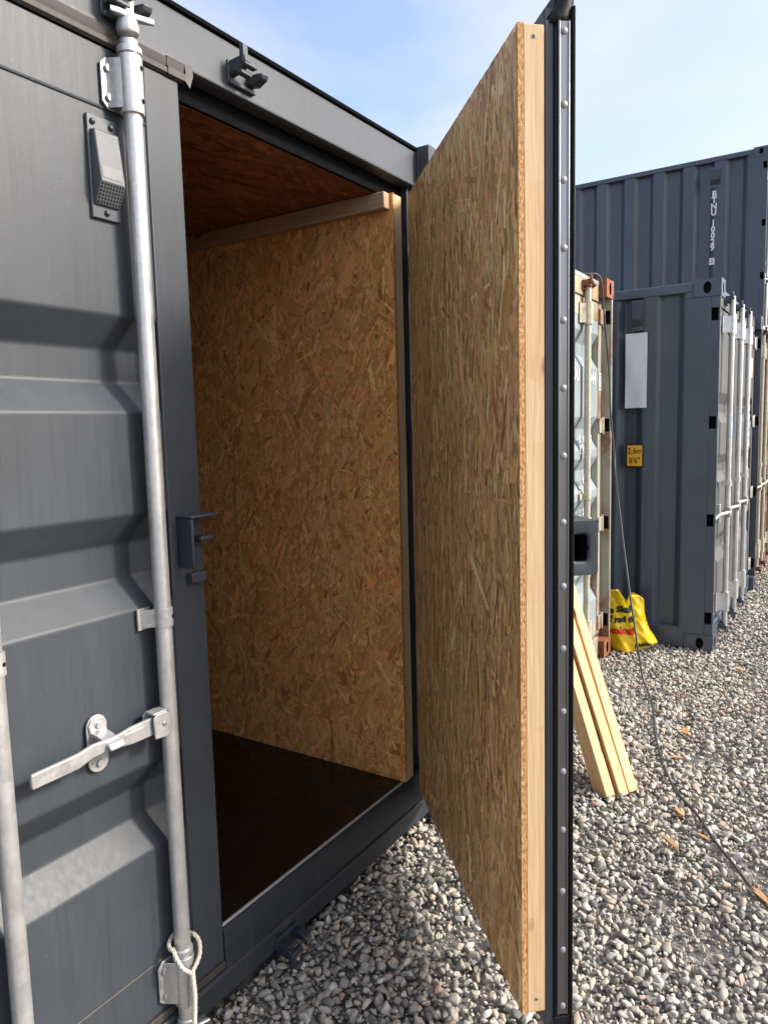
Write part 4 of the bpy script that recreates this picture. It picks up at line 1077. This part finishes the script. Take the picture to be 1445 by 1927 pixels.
scatter(-4.2, 9.5, -5.2, -2.3, 0.034, 0.015, 0.028, -0.016, 0.008, 5)
scatter(-4.2, -1.9, -2.3, 0.1, 0.032, 0.014, 0.027, -0.016, 0.008, 6)
scatter(9.5, 16.0, -3.4, -0.2, 0.042, 0.02, 0.034, -0.016, 0.006, 8)
P_ = np.concatenate(P_); S_ = np.concatenate(S_); n_ = len(P_)
gme = bpy.data.meshes.new('gravel'); gme.vertices.add(n_); gme.vertices.foreach_set('co', P_.astype(np.float32).ravel())
g_ = np.random.default_rng(5)
at = gme.attributes.new('rot', 'FLOAT_VECTOR', 'POINT'); rot = np.stack([g_.normal(0, 0.5, n_), g_.normal(0, 0.5, n_), g_.uniform(0, 6.283, n_)], -1); at.data.foreach_set('vector', rot.astype(np.float32).ravel())
at = gme.attributes.new('scl', 'FLOAT', 'POINT'); at.data.foreach_set('value', S_.astype(np.float32))
at = gme.attributes.new('idx', 'INT', 'POINT'); at.data.foreach_set('value', g_.integers(0, 9, n_).astype(np.int32))
gme.update()
gravel = bpy.data.objects.new('gravel', gme); COL.objects.link(gravel)
tag(gravel, 'loose grey and beige rounded gravel covering the yard', 'gravel', kind='stuff')
ng = bpy.data.node_groups.new('scatter_pebbles', 'GeometryNodeTree')
ng.interface.new_socket('Geometry', in_out='INPUT', socket_type='NodeSocketGeometry'); ng.interface.new_socket('Geometry', in_out='OUTPUT', socket_type='NodeSocketGeometry')
gin, gout = ng.nodes.new('NodeGroupInput'), ng.nodes.new('NodeGroupOutput')
ci = ng.nodes.new('GeometryNodeCollectionInfo'); ci.inputs['Collection'].default_value = pcol; ci.inputs['Separate Children'].default_value = True; ci.inputs['Reset Children'].default_value = True
ip = ng.nodes.new('GeometryNodeInstanceOnPoints'); ip.inputs['Pick Instance'].default_value = True
def nattr(nm, dt):
    a = ng.nodes.new('GeometryNodeInputNamedAttribute'); a.data_type = dt; a.inputs['Name'].default_value = nm; return a.outputs['Attribute']
ng.links.new(gin.outputs[0], ip.inputs['Points']); ng.links.new(ci.outputs[0], ip.inputs['Instance'])
ng.links.new(nattr('idx', 'INT'), ip.inputs['Instance Index']); ng.links.new(nattr('scl', 'FLOAT'), ip.inputs['Scale'])
e2r = ng.nodes.new('FunctionNodeEulerToRotation'); ng.links.new(nattr('rot', 'FLOAT_VECTOR'), e2r.inputs[0]); ng.links.new(e2r.outputs[0], ip.inputs['Rotation'])
ng.links.new(ip.outputs[0], gout.inputs[0])
md = gravel.modifiers.new('pebbles', 'NODES'); md.node_group = ng
